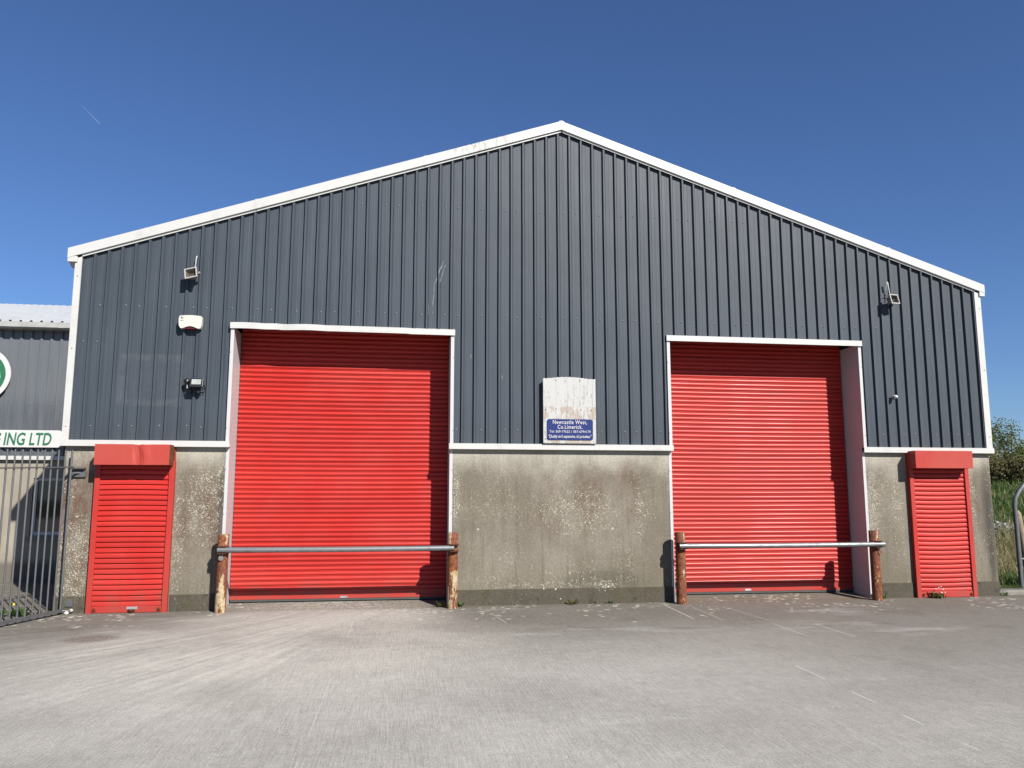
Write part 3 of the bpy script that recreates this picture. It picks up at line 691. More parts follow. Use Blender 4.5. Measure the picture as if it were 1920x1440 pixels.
M_blue = simple("blue_enamel", (.005, .022, .17), .35, 0, .08, 5); M_letter = simple("white_lettering", (.66, .66, .66), .5, 0, .03)
def rrect(x0, x1, z0, z1, r_, n=6):
    p = []
    for cx, cz, a0 in ((x1-r_, z1-r_, 0), (x0+r_, z1-r_, 90), (x0+r_, z0+r_, 180), (x1-r_, z0+r_, 270)):
        for k in range(n+1): t = R(a0+90*k/n); p.append((cx+r_*math.cos(t), cz+r_*math.sin(t)))
    return p
sg = empty("address_sign"); tag(sg, "blue address sign with white lettering, mounted low on the peeling white board", "sign")
mb = MB(); mb.extrude(rrect(2.352, 3.106, 2.585, 2.922, .035), 1, -.139, -.1335); mb.build("panel", M_blue, sg)
cx = 2.729
text_mesh("lettering", "Newcastle West,", M_letter, .088, (cx, -.1405, 2.845), sg, offset=.0012, track=1.12, fit=.565)
text_mesh("lettering", "Co.Limerick.", M_letter, .088, (cx, -.1405, 2.767), sg, offset=.0012, track=1.12, fit=.41)
text_mesh("lettering", "Tel: 069-77622 / 087-6794179", M_letter, .056, (cx, -.1405, 2.703), sg, offset=.0006, track=1.15, fit=.675)
text_mesh("lettering", "\"Quality isn't expensive, it's priceless\"", M_letter, .066, (cx, -.1405, 2.622), sg, shear=.4, offset=.0008, track=.95, fit=.71)

# alarm bell box
al = empty("alarm_box", (0, 0, 0)); tag(al, "cream alarm bell box with arched lower edge, left of the left roller door", "alarm box")
mb = MB(); top = []; bot = []; n = 16; x0, x1 = -3.385, -3.042
pts = []
for k in range(n+1):
    s_ = k/n; x = x0+.012+(x1-x0-.024)*s_; pts.append((x, 4.437+.012*math.sin(math.pi*s_)))
pts += [(x1, 4.40), (x1-.004, 4.29), (x1-.02, 4.245)]
for k in range(n+1):
    s_ = 1-k/n; x = x0+.03+(x1-x0-.06)*s_; pts.append((x, 4.243+.034*math.sin(math.pi*min(1, max(0, (s_-.12)/.76)))))
pts += [(x0+.004, 4.29), (x0, 4.40)]
mb.extrude(pts, 1, -.150, -.066); mb.build("cover", M_abs, al, bevel=.012)
mb = MB(); mb.extrude([(-3.30, 4.262), (-3.12, 4.262), (-3.14, 4.235), (-3.28, 4.235)], 1, -.135, -.07); mb.build("strobe_lens", simple("dark_red_lens", (.12, .012, .01), .2), al)
mb = MB(); M_print = simple("dark_print", (.07, .07, .07), .6)
mb.box(-3.355, -3.345, -.1522, -.1502, 4.39, 4.42); mb.box(-3.343, -3.337, -.1522, -.1502, 4.395, 4.425); mb.box(-3.337, -3.325, -.1522, -.1502, 4.405, 4.411); mb.box(-3.325, -3.320, -.1522, -.1502, 4.378, 4.412)
mb.box(-3.36, -3.315, -.1522, -.1502, 4.358, 4.364); mb.build("printed_mark", M_print, al)

# halogen floodlights
def halogen(name, px, pz, yaw, pitch, roll, label, cat="floodlight", group="old halogen floodlights high on the gable"):
    t = empty(name, (px, -.19, pz)); tag(t, label, cat, group)
    RM = Matrix.Rotation(yaw, 3, 'Z') @ Matrix.Rotation(pitch, 3, 'X') @ Matrix.Rotation(roll, 3, 'Y')
    def xf(m_):
        m_.v = [tuple(RM @ Vector(v)) for v in m_.v]; return m_
    w_, h_, d_ = .088, .080, .085
    mb = MB()     # tapered body, open front
    fr = [(-w_, -.02, -h_), (w_, -.02, -h_), (w_, -.02, h_), (-w_, -.02, h_)]; bk = [(-w_*.55, d_, -h_*.5), (w_*.55, d_, -h_*.5), (w_*.55, d_, h_*.5), (-w_*.55, d_, h_*.5)]
    mb.add(fr+bk, [(0, 4, 5, 1), (1, 5, 6, 2), (2, 6, 7, 3), (3, 7, 4, 0), (4, 7, 6, 5)])
    xf(mb).build("housing", M_lampgrey, t)
    mb = MB()
    for (a, b, c, d) in ((-w_-.008, w_+.008, h_-.008, h_+.010), (-w_-.008, w_+.008, -h_-.010, -h_+.010), (-w_-.008, -w_+.010, -h_+.010, h_-.008), (w_-.010, w_+.008, -h_+.010, h_-.008)): mb.box(a, b, -.038, -.02, c, d)
    xf(mb).build("bezel", simple("white_bezel", (.50, .49, .46), .45, 0, .1), t)
    mb = MB(); mb.add([(-w_+.006, -.018, -h_+.006), (w_-.006, -.018, -h_+.006), (w_*.5, d_-.02, -h_*.4), (-w_*.5, d_-.02, -h_*.4), (-w_+.006, -.018, h_-.006), (w_-.006, -.018, h_-.006), (w_*.5, d_-.02, h_*.4), (-w_*.5, d_-.02, h_*.4)],
                      [(0, 1, 2, 3), (4, 7, 6, 5), (0, 3, 7, 4), (1, 5, 6, 2), (3, 2, 6, 7)]); mb.tube([(-.05, .02, 0), (.05, .02, 0)], .008, 8)
    xf(mb).build("reflector", M_copper, t)
    mb = MB(); mb.box(w_+.004, w_+.040, .0, .05, -.02, .02); xf(mb).build("terminal_box", M_lampgrey, t, bevel=.004)
    mb = MB(); yk = [(-w_*.95, .03, 0), (-w_*.95, .07, .10), (-w_*.95, .12, .10), (w_*.95, .12, .10), (w_*.95, .07, .10), (w_*.95, .03, 0)]
    mb.tube([Vector(p) for p in yk], .006, 6, smooth=False); mb.build("bracket", simple("dark_steel", (.05, .05, .05), .6), t)
    return t
t = halogen("halogen_floodlight", -3.225, 5.09, R(-10), R(-16), R(-13), "tilted white halogen floodlight under the left verge, above the cream alarm box")
mb = MB(); mb.tube([(.045, .12, .30), (.045, .095, .315), (.040, .082, .30), (.030, .085, .18), (.020, .085, .10), (.012, .06, .05)], .0085, 8); mb.build("cable_conduit", simple("pale_conduit", (.6, .6, .58), .5), t)
t = halogen("halogen_floodlight", 8.505, 5.09, R(14), R(-12), R(-3), "boxy halogen floodlight under the right verge, beyond the right roller door")
mb = MB(); mb.tube([(-.055, .12, .20), (-.055, .085, .325), (-.045, .078, .34), (-.030, .082, .335), (-.01, .085, .18), (-.0, .07, .06)], .0085, 8); mb.build("cable_conduit", simple("pale_conduit", (.6, .6, .58), .5), t)

# led floodlight with motion sensor
t = empty("led_floodlight", (-3.06, -.18, 3.385)); tag(t, "black floodlight with motion sensor, below the cream alarm box", "floodlight")
RM = Matrix.Rotation(R(-14), 3, 'X')
mb = MB(); mb.box(-.095, .095, -.04, .02, -.07, .07)
for k in range(7): mb.box(-.08+k*.025, -.073+k*.025, .02, .04, -.06, .06)
mb.v = [tuple(RM @ Vector(v)) for v in mb.v]; mb.build("housing", M_blackpl, t, bevel=.006)
mb = MB(); mb.box(-.068, .068, -.044, -.0405, -.030, .052); mb.v = [tuple(RM @ Vector(v)) for v in mb.v]; mb.build("diffuser", M_led, t)
mb = MB(); mb.tube([(-.10, .02, -.02), (-.10, .09, -.06), (.0, .112, -.11), (.10, .09, -.06), (.10, .02, -.02)], .007, 6); mb.box(-.035, .035, .09, .112, -.15, -.08); mb.build("bracket", M_blackpl, t)
mb = MB(); mb.dome((-.155, .02, .035), .045, (0, -1, .1), .03, 12, 4); mb.tube([(-.155, .02, .035), (-.155, .07, .03)], .045, 12); mb.tube([(-.145, .06, .0), (-.13, .07, -.07), (-.115, .09, -.11)], .013, 8); mb.box(-.16, -.09, .06, .112, -.14, -.09); mb.build("motion_sensor", M_blackpl, t)
MB().dome((-.145, .03, -.065), .014, n=8).tube([(-.150, .03, -.02), (-.142, .03, -.06)], .007, 6).build("fixing_nut", M_tag, t); MB().dome((.01, .085, -.115), .016, n=8).build("fixing_nut", M_tag, t)
mb = MB(); mb.tube([(.09, .05, -.03), (.11, .09, -.07), (.09, .10, -.11), (.02, .108, -.14)], .005, 6); mb.build("cable", M_blackpl, t)

t = empty("wall_sensor", (8.46, -.066, 3.37)); tag(t, "tiny white domed sensor on the cladding below the right halogen floodlight", "sensor")
mb = MB(); mb.dome((.015, -.045, .02), .034, (.2, -1, -.1), .05, 12, 4); mb.build("dome", simple("sensor_white", (.8, .8, .8), .35), t)
mb = MB(); mb.tube([(.0, 0, .02), (.008, -.05, .02)], .024, 10); mb.box(-.022, .022, -.012, 0, -.03, .05); mb.build("base", M_lampgrey, t)

# ------------------------------------------------------------------ barrier posts, bars, padlocks
def post(x, y, h, mat, label, hookside):
    t = empty("barrier_post", (x, y, 0)); tag(t, label, "post", "rusty steel posts in front of the big doors")
    mb = MB(); mb.tube([(0, 0, -.1), (0, 0, .3), (0, 0, .7), (0, 0, h-.004), (0, 0, h)], [.080, .080, .079, .079, .076], 28)
    mb.build("pipe", mat, t)
    mb = MB()    # saddle holding the bar: back plate with a cupped lip above and below
    n = 12
    for z, dz in ((.95, .012), (.855, .012)):
        pl = [(-.095, -.02), (-.085, -.105), (-.05, -.15), (.05, -.15), (.085, -.105), (.095, -.02)]
        mb.extrude([(p[0], p[1]) for p in pl], 2, z, z+dz)
    mb.build("saddle", M_rust, t)
    return t
PY = -.235
P1 = post(-2.545, PY, 1.13, M_rustA, "rusty post with much cream paint, at the left side of the left roller door", 1)
P2 = post(.850, PY, 1.135, M_rustA, "rusty red post with cream streaks, at the right side of the left roller door", -1)
P3 = post(4.49, PY, 1.12, M_rustB, "dark rusty post at the left side of the right roller door", 1)
P4 = post(7.83, PY-.01, 1.125, M_rustB, "smooth red-brown rusty post at the right side of the right roller door", -1)
for xa, xb, lab, seed in ((-2.60, .86, "grey steel barrier pole across the left roller door", 1), (4.43, 7.94, "grey steel barrier pole across the right roller door", 2)):
    mb = MB(); n = 16; rs = random.Random(seed)
    pts = [(xa+(xb-xa)*k/n, PY-.115, .908-.006*math.sin(math.pi*k/n)) for k in range(n+1)]
    mb.tube(pts, .0405, 20, cap=False); o = mb.build("barrier_pole", [M_galv]); tag(o, lab, "barrier pole", "steel poles across the big doors")
    for q_, e_ in ((pts[0], xa+.012), (pts[-1], xb-.012)): MB().tube([q_, (e_, PY-.115, .908)], .034, 16).build("dark_bore_plug", M_dark, o)  # near-black plugs standing in for the shade inside the tube
def padlock(x, z, mat, label):
    t = empty("padlock", (x, PY-.085, z)); tag(t, label, "padlock", "padlocks on the barrier poles")
    mb = MB(); mb.tube([(0, -.018, 0), (0, .018, 0)], .036, 16); mb.build("lock_body", mat, t, bevel=.004)
    mb = MB(); mb.tube([(-.02, 0, .02), (-.02, 0, .055), (-.01, 0, .07), (.01, 0, .07), (.02, 0, .055), (.02, 0, .02)], .006, 8); mb.build("shackle", M_tag, t)
padlock(-2.55, .79, simple("worn_chrome_lock", (.55, .53, .50), .3, .7, .3, 60), "round silver padlock hanging under the left end of the left barrier pole")
padlock(7.875, .775, simple("rusty_lock", (.25, .12, .06), .7, .3, .3, 60), "rusty padlock hanging under the right end of the right barrier pole")

# ------------------------------------------------------------------ gate on the left
G0 = Vector((-4.775, -.12, 0)); GD = Vector((-.30, -1.1, 0)).normalized()
gt = empty("steel_gate", G0); tag(gt, "grey galvanised vertical bar gate standing open at the left corner of the warehouse", "gate")
NB = 22
for k in range(NB+1):
    p = GD*(.142*k+.012); dr = -.045*(.142*k)
    mb = MB(); mb.tube([(p.x, p.y, .075), (p.x, p.y, 2.355+dr)], .0125 if k else .016, 10); mb.dome((p.x, p.y, 2.355+dr), .0125, (0, 0, 1), .01, 8)
    mb.build("bar", M_gate, gt)
L = .142*NB+.02
for z, hh in ((2.115, .010), (.055, .022)):
    mb = MB(); q = GD*L; sd = Vector((-GD.y, GD.x, 0))*.022
    d = -.045*L if z > 1 else 0
    vs = []
    for base, dd in ((GD*(-.03), 0), (q, d)):
        for sx in (-1, 1): vs.append((base.x+sx*sd.x, base.y+sx*sd.y, z-hh+dd))
    vv = [vs[0], vs[1], vs[3], vs[2]]; vs2 = [(v[0], v[1], v[2]+2*hh) for v in vv]
    mb.hexa(vv+vs2); mb.build("rail", M_gate, gt)
mb = MB(); mb.box(-.06, .17, .105-.02, .118, 1.97, 2.06); mb.tube([(0, 0, 2.02), (.05, .06, 2.03), (.10, .10, 2.03)], .016, 8); mb.box(-.02, .17, .02, .10, 2.095, 2.11)
mb.dome((.09, .10, 2.0), .014, n=8); mb.build("hinge", M_gate, gt)
mb = MB(); mb.box(.02, .12, .09, .105, .10, .20); mb.tube([(0, 0, .05), (.12, .06, .05)], .012, 8); mb.build("hinge", M_gate, gt)

# pebbles by the gate
M_peb = simple("white_pebble", (.72, .70, .66), .7)
for (x, y, z, rr_, lab) in ((-4.665, -.045, .045, .030, "white round stone against the wall just above the gate hinge stone"), (-4.685, -.15, .024, .034, "white round stone on the ground at the foot of the gate")):
    me = MB(); 
    me.dome((0, 0, 0), rr_, (0, 0, 1), rr_*.85, 12, 5); me.dome((0, 0, 0), rr_, (0, 0, -1), rr_*.85, 12, 5)
    o = me.build("pebble", M_peb, loc=(x, y, z)); tag(o, lab, "pebble", "white stones by the gate")

# ------------------------------------------------------------------ neighbouring unit on the left
NY = 4.85
N = empty("neighbouring_unit", (0, 0, 0)); tag(N, "set back grey clad industrial unit with a white roof, beyond the gate at the left", "building")
def neigh_wall():
    m = NM("cream_render", .9, 0, .2); n = m.noise(2, 5, .6, m.scaled(1, 1, .5)); st = m.noise(6, 4, .6, m.scaled(1, 1, .15))
    c = m.mix(m.ramp(n, .35, .7), (.38, .34, .265), (.48, .435, .35)); c = m.mix(m.ramp(st, .5, .75, 0, .4), c, (.34, .29, .22)); c = m.mix(m.ramp(m.z, .45, .3), c, (.20, .18, .15))
    m.color(c); m.bump(m.noise(50, 4), .3, .005); return m.mat
M_nw = neigh_wall()
wx0, wx1, wz0, wz1 = -7.36, -6.10, .90, 2.06
mb = MB(); xL = -26
for (a, b, c, d) in ((xL, wx0, -.2, 2.47), (wx1, WL-.12, -.2, 2.47), (wx0, wx1, -.2, wz0), (wx0, wx1, wz1, 2.47)): mb.box(a, b, NY, NY+.25, c, d)
mb.build("wall", M_nw, N)
mb = MB(); mb.box(wx0-.06, wx1+.06, NY-.05, NY+.1, wz0-.09, wz0-.02); sl_ = mb
wf = MB()
for (a, b, c, d) in ((wx0, wx1, wz1-.06, wz1), (wx0, wx1, wz0, wz0+.07), (wx0, wx0+.065, wz0+.07, wz1-.06), (wx1-.065, wx1, wz0+.07, wz1-.06), (-6.76, -6.71, wz0+.07, wz1-.06)): wf.box(a, b, NY+.06, NY+.12, c, d)
wfo = wf.build("window", simple("white_upvc", (.72, .73, .74), .35), N, bevel=.006)
sl_.build("sill", simple("grey_sill", (.3, .29, .27), .9), wfo)
mb = MB(); mb.box(wx0+.05, wx1-.05, NY+.085, NY+.095, wz0+.06, wz1-.05); mb.build("pane", M_win, wfo)
mb = MB(); mb.box(wx0, wx1, NY+.6, NY+.65, wz0-.1, wz1+.1); mb.build("dark_backing", M_dark, wfo)  # near-black sheet standing in for the unlit room behind the pane
def neigh_clad():
    m = NM("grey_cladding_pale_upper", .3, 0, .5); st = m.noise(4, 5, .65, m.scaled(3, 1, .25))
    c = m.mix(m.ramp(st, .3, .7), (.115, .125, .14), (.16, .172, .188)); c = m.mix(m.mul(m.ramp(m.z, 3.3, 3.9), .55), c, (.21, .225, .24))  # blends to a paler grey above mid height
    m.color(c); m.bump(m.noise(1.2, 3), .4, .03); return m.mat
mb = MB(); x = -6.255-.195*96; pr = []
while x < -5.0: pr += [(x-.016, 0), (x, -.034), (x+.03, -.034), (x+.06, 0)]; x += .195
pr.append((WL-.12, 0)); y0 = NY-.03
for (xa, ya), (xb, yb) in zip(pr[:-1], pr[1:]): mb.add([(xa, y0+ya, 2.49), (xb, y0+yb, 2.49), (xb, y0+yb, 5.25), (xa, y0+ya, 5.25)], [(0, 1, 2, 3)])
for i in range(len(pr)//4):
    if i % 2: mb.dome((pr[4*i][0]+.12, y0, 3.55), .018, h=.008, n=8, m=1)
mb.build("cladding", [neigh_clad(), M_screw], N)
mb = MB(); mb.box(xL, WL-.14, NY-.09, NY-.08, 2.42, 2.50); mb.box(xL, WL-.14, NY-.08, NY+.02, 2.425, 2.435); mb.build("drip_flashing", M_white, N)
mb = MB(); gx = [xL, -12.9, -9.9, -6.95, WL-.16]
for i in range(4): mb.extrude([(NY-.30, 5.13), (NY-.30, 5.235), (NY-.285, 5.235), (NY-.285, 5.145), (NY-.03, 5.145), (NY-.03, 5.10), (NY-.26, 5.10)], 0, gx[i]+.004, gx[i+1]-.0, 0)
for g in gx[1:-1]: mb.box(g-.05, g+.05, NY-.305, NY-.299, 5.125, 5.24)
mb.build("gutter", simple("grey_white_gutter", (.50, .495, .47), .5, 0, .1), N)
mb = MB(); y1 = NY-.22; ridge = 7.6; nr = []
x = xL
while x < WL-.2: nr += [(x, 0), (x+.02, .035), (x+.05, .035), (x+.07, 0)]; x += .2
TN = .27
for (xa, a), (xb, b) in zip(nr[:-1], nr[1:]): mb.add([(xa, y1, 5.25+a), (xb, y1, 5.25+b), (xb, y1+ridge, 5.25+TN*ridge+b), (xa, y1+ridge, 5.25+TN*ridge+a)], [(0, 1, 2, 3)])
mb.add([(xL, y1+ridge, 5.25+TN*ridge), (WL-.2, y1+ridge, 5.25+TN*ridge), (WL-.2, y1+2*ridge, 5.25), (xL, y1+2*ridge, 5.25)], [(0, 1, 2, 3)])
mb.build("roof", simple("pale_roof_sheet", (.66, .68, .69), .4, 0, .06, 2), N)
mb = MB(); mb.box(xL, xL+.2, NY+.25, y1+2*ridge-.3, 0, 5.2); mb.box(xL, WL-.3, y1+2*ridge-.3, y1+2*ridge-.1, 0, 5.2); mb.build("side_wall", M_nw, N)

M_green = simple("green_vinyl", (.035, .20, .095), .4, 0, .06, 5); M_signw = simple("white_sign_face", (.80, .80, .79), .35, 0, .03)
M_greenl = simple("light_green_vinyl", (.30, .42, .33), .4, 0, .05)
# long name board
nb = empty("name_board"); tag(nb, "long white name board with dark green capitals, above the gate on the neighbouring unit", "sign")
ys_ = NY-.13
mb = MB(); mb.extrude(rrect(-15.0, -6.83, 2.672, 3.020, .07), 1, ys_, ys_+.02); mb.build("panel", M_signw, nb)
text_mesh("lettering", "ING LTD", M_green, .352, (-7.478, ys_-.006, 2.722), nb, shear=.14, offset=.006, fit=.905)
text_mesh("lettering", "G", M_green, .352, (-8.10, ys_-.006, 2.722), nb, shear=.14, offset=.006, fit=.235)
for x in (-7.5, -9.5, -11.5, -13.5): MB().box(x, x+.04, ys_+.02, NY-.06, 2.70, 2.98).build("batten", M_blackpl, nb)
# round logo
dc = (-8.46, 4.150); dr_ = .555
rd = empty("round_logo_sign"); tag(rd, "round green and white logo sign with a white letter, above the long name board", "sign")
def disc(r_, ya, yb, mat, nm, n=72):
    mb = MB(); mb.extrude([(dc[0]+r_*math.cos(2*math.pi*k/n), dc[1]+r_*math.sin(2*math.pi*k/n)) for k in range(n)], 1, ya, yb); return mb.build(nm, mat, rd)
disc(dr_, ys_-.01, ys_+.015, M_signw, "rim"); disc(dr_*.83, ys_-.0135, ys_-.0105, M_green, "disc")
text_mesh("letter", "e", M_signw, 1.10, (dc[0]+.0, ys_-.016, dc[1]-.27), rd, offset=.03, fit=.74)
for (x, z) in ((-8.75, 4.3), (-8.3, 4.3), (-8.75, 3.95), (-8.3, 3.95)): MB().box(x-.02, x+.02, ys_+.015, NY-.06, z-.02, z+.02).build("spacer", M_blackpl, rd)

# ------------------------------------------------------------------ vegetation
def leafmat(name, a, b, rough=.6):
    m = NM(name, rough, 0, .3); n = m.noise(5, 3, .6); n2 = m.noise(40, 2)
    m.color(m.tint(m.mix(m.ramp(n, .35, .65), a, b), m.ramp(n2, .3, .7, .65, 1.3)))
    m.b.inputs['Subsurface Weight'].default_value = 0.0
    tr = m.nt.nodes.new('ShaderNodeBsdfTranslucent'); tr.inputs[0].default_value = (b[0]*1.3, b[1]*1.4, b[2], 1)
    mx = m.nt.nodes.new('ShaderNodeMixShader'); mx.inputs[0].default_value = .25
    out = [n_ for n_ in m.nt.nodes if n_.type == 'OUTPUT_MATERIAL'][0]
    m.nt.links.new(m.b.outputs[0], mx.inputs[1]); m.nt.links.new(tr.outputs[0], mx.inputs[2]); m.nt.links.new(mx.outputs[0], out.inputs[0])
    return m.mat
ML = [leafmat("olive_leaf", (.10, .115, .035), (.19, .19, .07)), leafmat("bright_leaf", (.11, .16, .035), (.20, .26, .07)), leafmat("dry_leaf", (.13, .10, .055), (.20, .165, .09)),
      leafmat("grass_blade", (.06, .115, .025), (.115, .19, .05)), leafmat("straw_blade", (.26, .21, .11), (.40, .34, .20))]
M_bark = simple("grey_brown_bark", (.12, .095, .07), .95, 0, .3, 12, .2, .5)
M_branch = simple("bare_twig", (.16, .12, .085), .9, 0, .3, 12, .2)

def leafcard(mb, p, s_, rs, m=0, up=.3):
    a = Vector((rs.gauss(0, 1), rs.gauss(0, 1), rs.gauss(0, 1)+up)).normalized(); b = a.cross(Vector((rs.gauss(0, 1), rs.gauss(0, 1), rs.gauss(0, 1)))).normalized()
    p = Vector(p); w_ = b*s_*.42
    mb.add([p-a*s_*.5, p+w_, p+a*s_*.5, p-w_], [(0, 1, 2, 3)], m)

def shrub(name, x, y, h, rad, label, cat, group, seed, leaves, n, size, bare=.0, slim=1.0, base=None, nl=9):
    rs = random.Random(seed); z = hgt(x, y)-.05; t = empty(name, (x, y, z)); tag(t, label, cat, group)
    br = MB(); tips = []
    for k in range(nl):
        a = rs.uniform(0, 6.28); rr_ = rad*rs.uniform(.25, .95)*slim; hh = h*rs.uniform(.6, 1.0)*(1-.25*rr_/rad)
        b0 = (rs.uniform(-.1, .1)*rad, rs.uniform(-.1, .1)*rad, 0)
        m1 = (rr_*.45*math.cos(a), rr_*.45*math.sin(a), hh*.5); e = (rr_*math.cos(a), rr_*math.sin(a), hh)
        th = .012+.012*h/2; br.tube([b0, m1, e], [th, th*.6, th*.25], 6)
        tips.append((m1, e))
        for j in range(5):
            s_ = rs.uniform(.3, 1); q = Vector(m1).lerp(Vector(e), s_); d = Vector((rs.gauss(0, 1), rs.gauss(0, 1), rs.uniform(.2, 1.4))).normalized()*rs.uniform(.25, .5)*max(.4, rad*.5)
            br.tube([q, q+d*.5+Vector((0, 0, .02)), q+d], [th*.35, th*.25, th*.1], 4); tips.append((tuple(q), tuple(q+d)))
    br.build("trunk", M_branch if bare > .4 else M_bark, t)
    lf = MB()
    clumps = [Vector(rs.choice(tips)[1]).lerp(Vector(rs.choice(tips)[0]), rs.uniform(0, .5)) for _ in range(26)]+[Vector(e) for _, e in tips]
    for i in range(n):
        c = rs.choice(clumps); sp = rad*.20; p = c+Vector((rs.gauss(0, sp), rs.gauss(0, sp), rs.gauss(0, sp*.9)))
        if p.z < .05: p.z = rs.uniform(.05, .5)
        leafcard(lf, p, size*rs.uniform(.6, 1.4), rs, rs.choices(range(len(leaves)), [w_ for _, w_ in leaves])[0])
    lf.build("crown", [ML[i] for i, _ in leaves], t)
    return t
# hedge bushes along the top of the bank
GR = "bushes along the bank"
bushes = [(23.75, 16.8, 1.25, 1.0, 4, [(0, 5), (2, 3)], .3), (22.2, 17.2, 1.4, 1.2, 5, [(0, 5), (1, 3), (2, 2)], .2), (25.0, 16.4, 1.35, 1.1, 6, [(1, 5), (0, 4), (2, 1)], .1), (26.7, 16.8, 1.55, 1.3, 7, [(0, 5), (2, 2)], .2),
          (22.3, 14.4, .95, 1.0, 8, [(2, 6), (0, 3)], .6), (23.9, 14.6, 1.0, 1.1, 9, [(2, 5), (0, 4)], .6), (20.5, 17.6, 1.8, 1.3, 10, [(0, 4), (1, 4)], .2), (25.9, 14.6, 1.0, 1.1, 13, [(2, 5), (1, 3)], .6), (28.9, 17.2, 2.1, 1.5, 14, [(0, 4), (1, 4)], .1)]
labs = ["olive bush at the top of the bank, just clear of the warehouse corner", "green bush on the bank top hidden behind the warehouse corner", "bright green bush at the right edge of the view, top of the bank", "dark olive bush just beyond the bright green one on the bank",
        "brown twiggy scrub half hidden by the warehouse corner, below the hedge", "brown twiggy scrub in open view below the olive bush", "leafy bush at the far hidden end of the hedge", "brown twiggy scrub farthest right on the slope", "big rounded bush farthest right on the bank"]
for (x, y, h, rad, sd, lv, bare), lb in zip(bushes, labs):
    shrub("hedge_bush", x, y, h, rad, lb, "bush", GR, sd, lv, 3600, .085, bare)
shrub("sapling", 24.95, 18.3, 2.75, .5, "thin pale sapling rising above the hedge beside the warehouse corner", "tree", "young trees above the hedge", 21, [(1, 4), (2, 3)], 900, .075, .6, .6, nl=6)
shrub("sapling", 26.1, 18.5, 3.0, .75, "fuller young tree above the hedge at the right edge of the view", "tree", "young trees above the hedge", 22, [(0, 4), (1, 3)], 1000, .075, .3, .6, nl=8)
shrub("sapling", 25.5, 18.8, 2.2, .6, "bare twiggy sapling between the two leafier young trees", "tree", "young trees above the hedge", 23, [(2, 4), (1, 2)], 450, .07, .8, .7, nl=7)

# grass: blades on the slope
rs = random.Random(5); gb = MB(); straw = MB()
def blade(mb, x, y, h, lean, w_, m=0):
    z = hgt(x, y)-.01; a = rs.uniform(0, 6.28); dx, dy = math.cos(a)*lean*h, math.sin(a)*lean*h; b = rs.uniform(0, 3.14); wx, wy = math.cos(b)*w_, math.sin(b)*w_
    mb.add([(x-wx, y-wy, z), (x+wx, y+wy, z), (x+dx*.4+wx*.7, y+dy*.4+wy*.7, z+h*.6), (x+dx*.4-wx*.7, y+dy*.4-wy*.7, z+h*.6), (x+dx, y+dy, z+h)], [(0, 1, 2, 3), (3, 2, 4)], m)
for i in range(30000):
    y = 1.05+16.5*(rs.random()**1.5); lo = 10.1+.74*y; x = lo+rs.random()*(1.6+.30*y)
    if x < 10.45: continue
    dry = (2.6 < y < 6.8 and rs.random() < .5) or rs.random() < .05
    hh = rs.uniform(.08, .24)*(1+.04*y)*(1.5 if dry else 1)
    if y < 1.5: hh *= .4
    blade(straw if dry else gb, x, y, hh, rs.uniform(.1, .8), .006+.0012*y)
for i in range(260):
    y = rs.uniform(3, 8.5); x = 10.4+.76*y+rs.random()*1.8; blade(straw, x, y, rs.uniform(.35, .8), rs.uniform(.1, .7), .006)
tag(gb.build("grass", ML[3]), "green rough grass on the bank right of the warehouse", "grass", kind='stuff')
tag(straw.build("dry_grass", ML[4]), "pale dry grass stalks on the lower bank right of the warehouse", "grass", kind='stuff')

# rubble heap of pale stones
rb = MB(); rs2 = random.Random(9)
for i in range(420):
    x = 16.95+rs2.gauss(0, .42); y = 8.0+rs2.gauss(0, .22); s_ = rs2.uniform(.02, .055); z = hgt(x, y)+max(0, rs2.uniform(0, .24)*(1-abs(x-16.95)))
    a = [Vector((rs2.uniform(.7, 1.2)*sx*s_, rs2.uniform(.7, 1.2)*sy*s_, rs2.uniform(.6, 1.1)*sz*s_*.8)) for sz in (-1, 1) for sy, sx in ((-1, -1), (-1, 1), (1, 1), (1, -1))]
    q = Matrix.Rotation(rs2.uniform(0, 6), 3, 'Z') @ Matrix.Rotation(rs2.uniform(-.6, .6), 3, 'X')
    rb.hexa([tuple(q @ v+Vector((x, y, z))) for v in a])
tag(rb.build("rubble", simple("pale_rubble", (.42, .41, .39), .9, 0, .35, 7, .2, .3)), "heap of pale broken stones in the grass behind the warehouse corner", "rubble", kind='stuff')

# weeds at the walls
M_petal = simple("pink_white_petal", (.72, .52, .50), .6); M_yellow = simple("dandelion_yellow", (.75, .62, .03), .6)
def weed(x, y, z, n, size, label, seed, m=0, flowers=None, spread=.06, name="weed"):
    rs3 = random.Random(seed); t = empty(name, (x, y, z)); tag(t, label, "weed", "small weeds growing along the wall foot")
    mb = MB()
    for i in range(n):
        a = rs3.uniform(0, 6.28); l = size*rs3.uniform(.5, 1.2); b = Vector((rs3.gauss(0, spread*.4), rs3.gauss(0, spread*.3), 0)); d = Vector((math.cos(a)*.8, math.sin(a)*.6, rs3.uniform(.3, 1.4))).normalized()
        w_ = d.cross(Vector((0, 0, 1))).normalized()*l*.20; p1 = b+d*l*.55; p2 = b+d*l+Vector((0, 0, -l*.15))
        mb.add([b, p1+w_, p2, p1-w_], [(0, 1, 2, 3)])
    mb.build("leaves", ML[m], t)
    if flowers:
        for (fx, fy, fz, fr) in flowers: MB().dome((fx, fy, fz), fr, (0, -.6, 1), fr*.5, 10, 3).build("flower", M_yellow if name == "dandelion" else M_petal, t)
weed(-5.27, -.22, 0, 46, .16, "dandelion clump with one yellow flower behind the gate bars", 31, 3, [(-.10, -.03, .17, .033)], .25, "dandelion")
weed(-5.0, .25, 0, 16, .12, "small dark weed in the shade by the warehouse corner", 32, 0, None, .1)
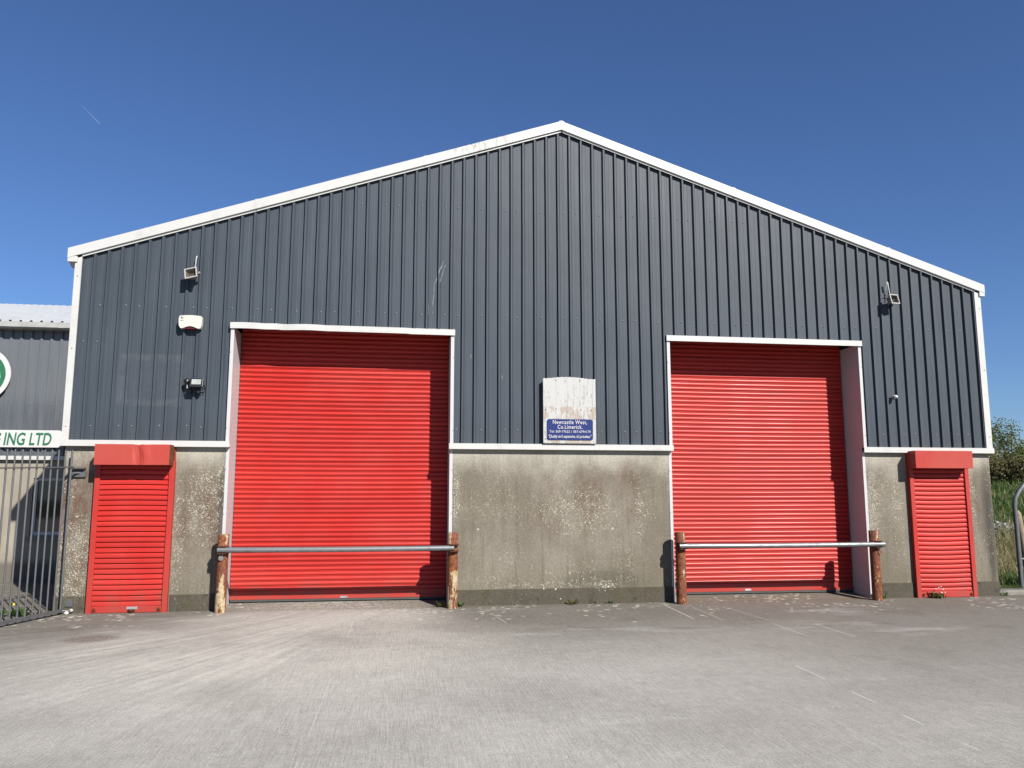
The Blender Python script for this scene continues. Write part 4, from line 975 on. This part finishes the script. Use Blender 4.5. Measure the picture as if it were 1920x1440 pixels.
weed(.70, -.10, 0, 18, .13, "leafy weed in shade on the left of the post right of the left door", 33, 1, None, .05)
weed(.98, -.10, 0, 12, .12, "thin weed tucked right of the post beside the left door", 34, 3, None, .05)
weed(2.78, -.06, 0, 22, .11, "dark weed at the wall foot below the address board", 35, 0, None, .08)
weed(3.12, -.05, 0, 10, .06, "tiny sprout between two weeds below the address board", 36, 0, None, .06)
weed(3.37, -.05, 0, 12, .075, "low green weed at the wall foot, right of the address board", 37, 3, None, .06)
weed(8.03, -.07, 0, 26, .12, "green weed right of the last post, near the right shutter", 38, 3, None, .12)
weed(8.98, -.16, 0, 40, .15, "flowering weed with pale pink blooms in front of the right shutter", 39, 0, [(-.06, -.03, .16, .016), (.08, -.02, .15, .018), (.02, -.06, .10, .02), (.10, -.04, .10, .014), (-.02, -.05, .18, .014), (.03, -.07, .04, .022), (.06, 0, .19, .013)], .12)
weed(10.30, -.03, 0, 18, .09, "low weed at the right corner of the warehouse", 40, 3, None, .1)

# bent steel pipe frame and its leaning timber post at the far right
t = empty("pipe_stile_frame", (11.62, 1.13, 0)); tag(t, "bent grey steel pipe frame standing in the grass at the far right edge", "pipe frame")
mb = MB(); pts = [(0, 0, -.1), (0, 0, .5), (0, 0, 1.1), (-.005, 0, 1.5), (.02, 0, 1.64)]
for k in range(1, 6): s_ = k/5; pts.append((.02+.09*s_, 0, 1.64+.14*s_))
pts += [(.25, 0, 1.93), (.42, 0, 2.05), (.75, 0, 2.06), (1.5, 0, 2.04), (1.63, 0, 1.95), (1.68, 0, 1.75), (1.68, 0, -.1)]
mb.tube(pts, .042, 12); mb.build("pipe", M_pipe, t)
mb = MB(); mb.tube([(.0, 0, .52), (.8, 0, .50), (1.68, 0, .52)], .024, 10); mb.build("cross_bar", M_pipe, t)
mb = MB(); mb.tube([(.26, .12, -.15), (.20, .1, .6), (.12, .08, 1.10), (.09, .08, 1.36), (.085, .08, 1.42)], [.07, .068, .062, .055, .02], 10)
o = mb.build("timber_post", simple("bleached_timber", (.42, .34, .23), .9, 0, .3, 9, .2, .5), loc=(11.66, 1.15, 0)); tag(o, "leaning pale split timber post tucked beside the bent steel pipe frame", "post")

# faint vapour trail, far beyond the building
d0 = lambda px, py: (f+r2*((px-960)/1500)-u2*((py-720)/1500)).normalized()*4500+Vector((0, -DIST, EYE))
mt = bpy.data.materials.new("thin_vapour"); mt.use_nodes = True; q = mt.node_tree; q.nodes.clear()
ou = q.nodes.new('ShaderNodeOutputMaterial'); df = q.nodes.new('ShaderNodeBsdfDiffuse'); df.inputs[0].default_value = (.9, .9, .9, 1); tp = q.nodes.new('ShaderNodeBsdfTransparent'); mx = q.nodes.new('ShaderNodeMixShader'); mx.inputs[0].default_value = .04
q.links.new(tp.outputs[0], mx.inputs[1]); q.links.new(df.outputs[0], mx.inputs[2]); q.links.new(mx.outputs[0], ou.inputs[0])
mb = MB(); a, b = d0(154, 198), d0(187, 232); mb.tube([a, a.lerp(b, .5), b], [.8, 2.2, 3.2], 8, cap=False)
tag(mb.build("vapour_trail", mt), "faint white vapour trail in the upper left sky", "vapour trail", kind='stuff')
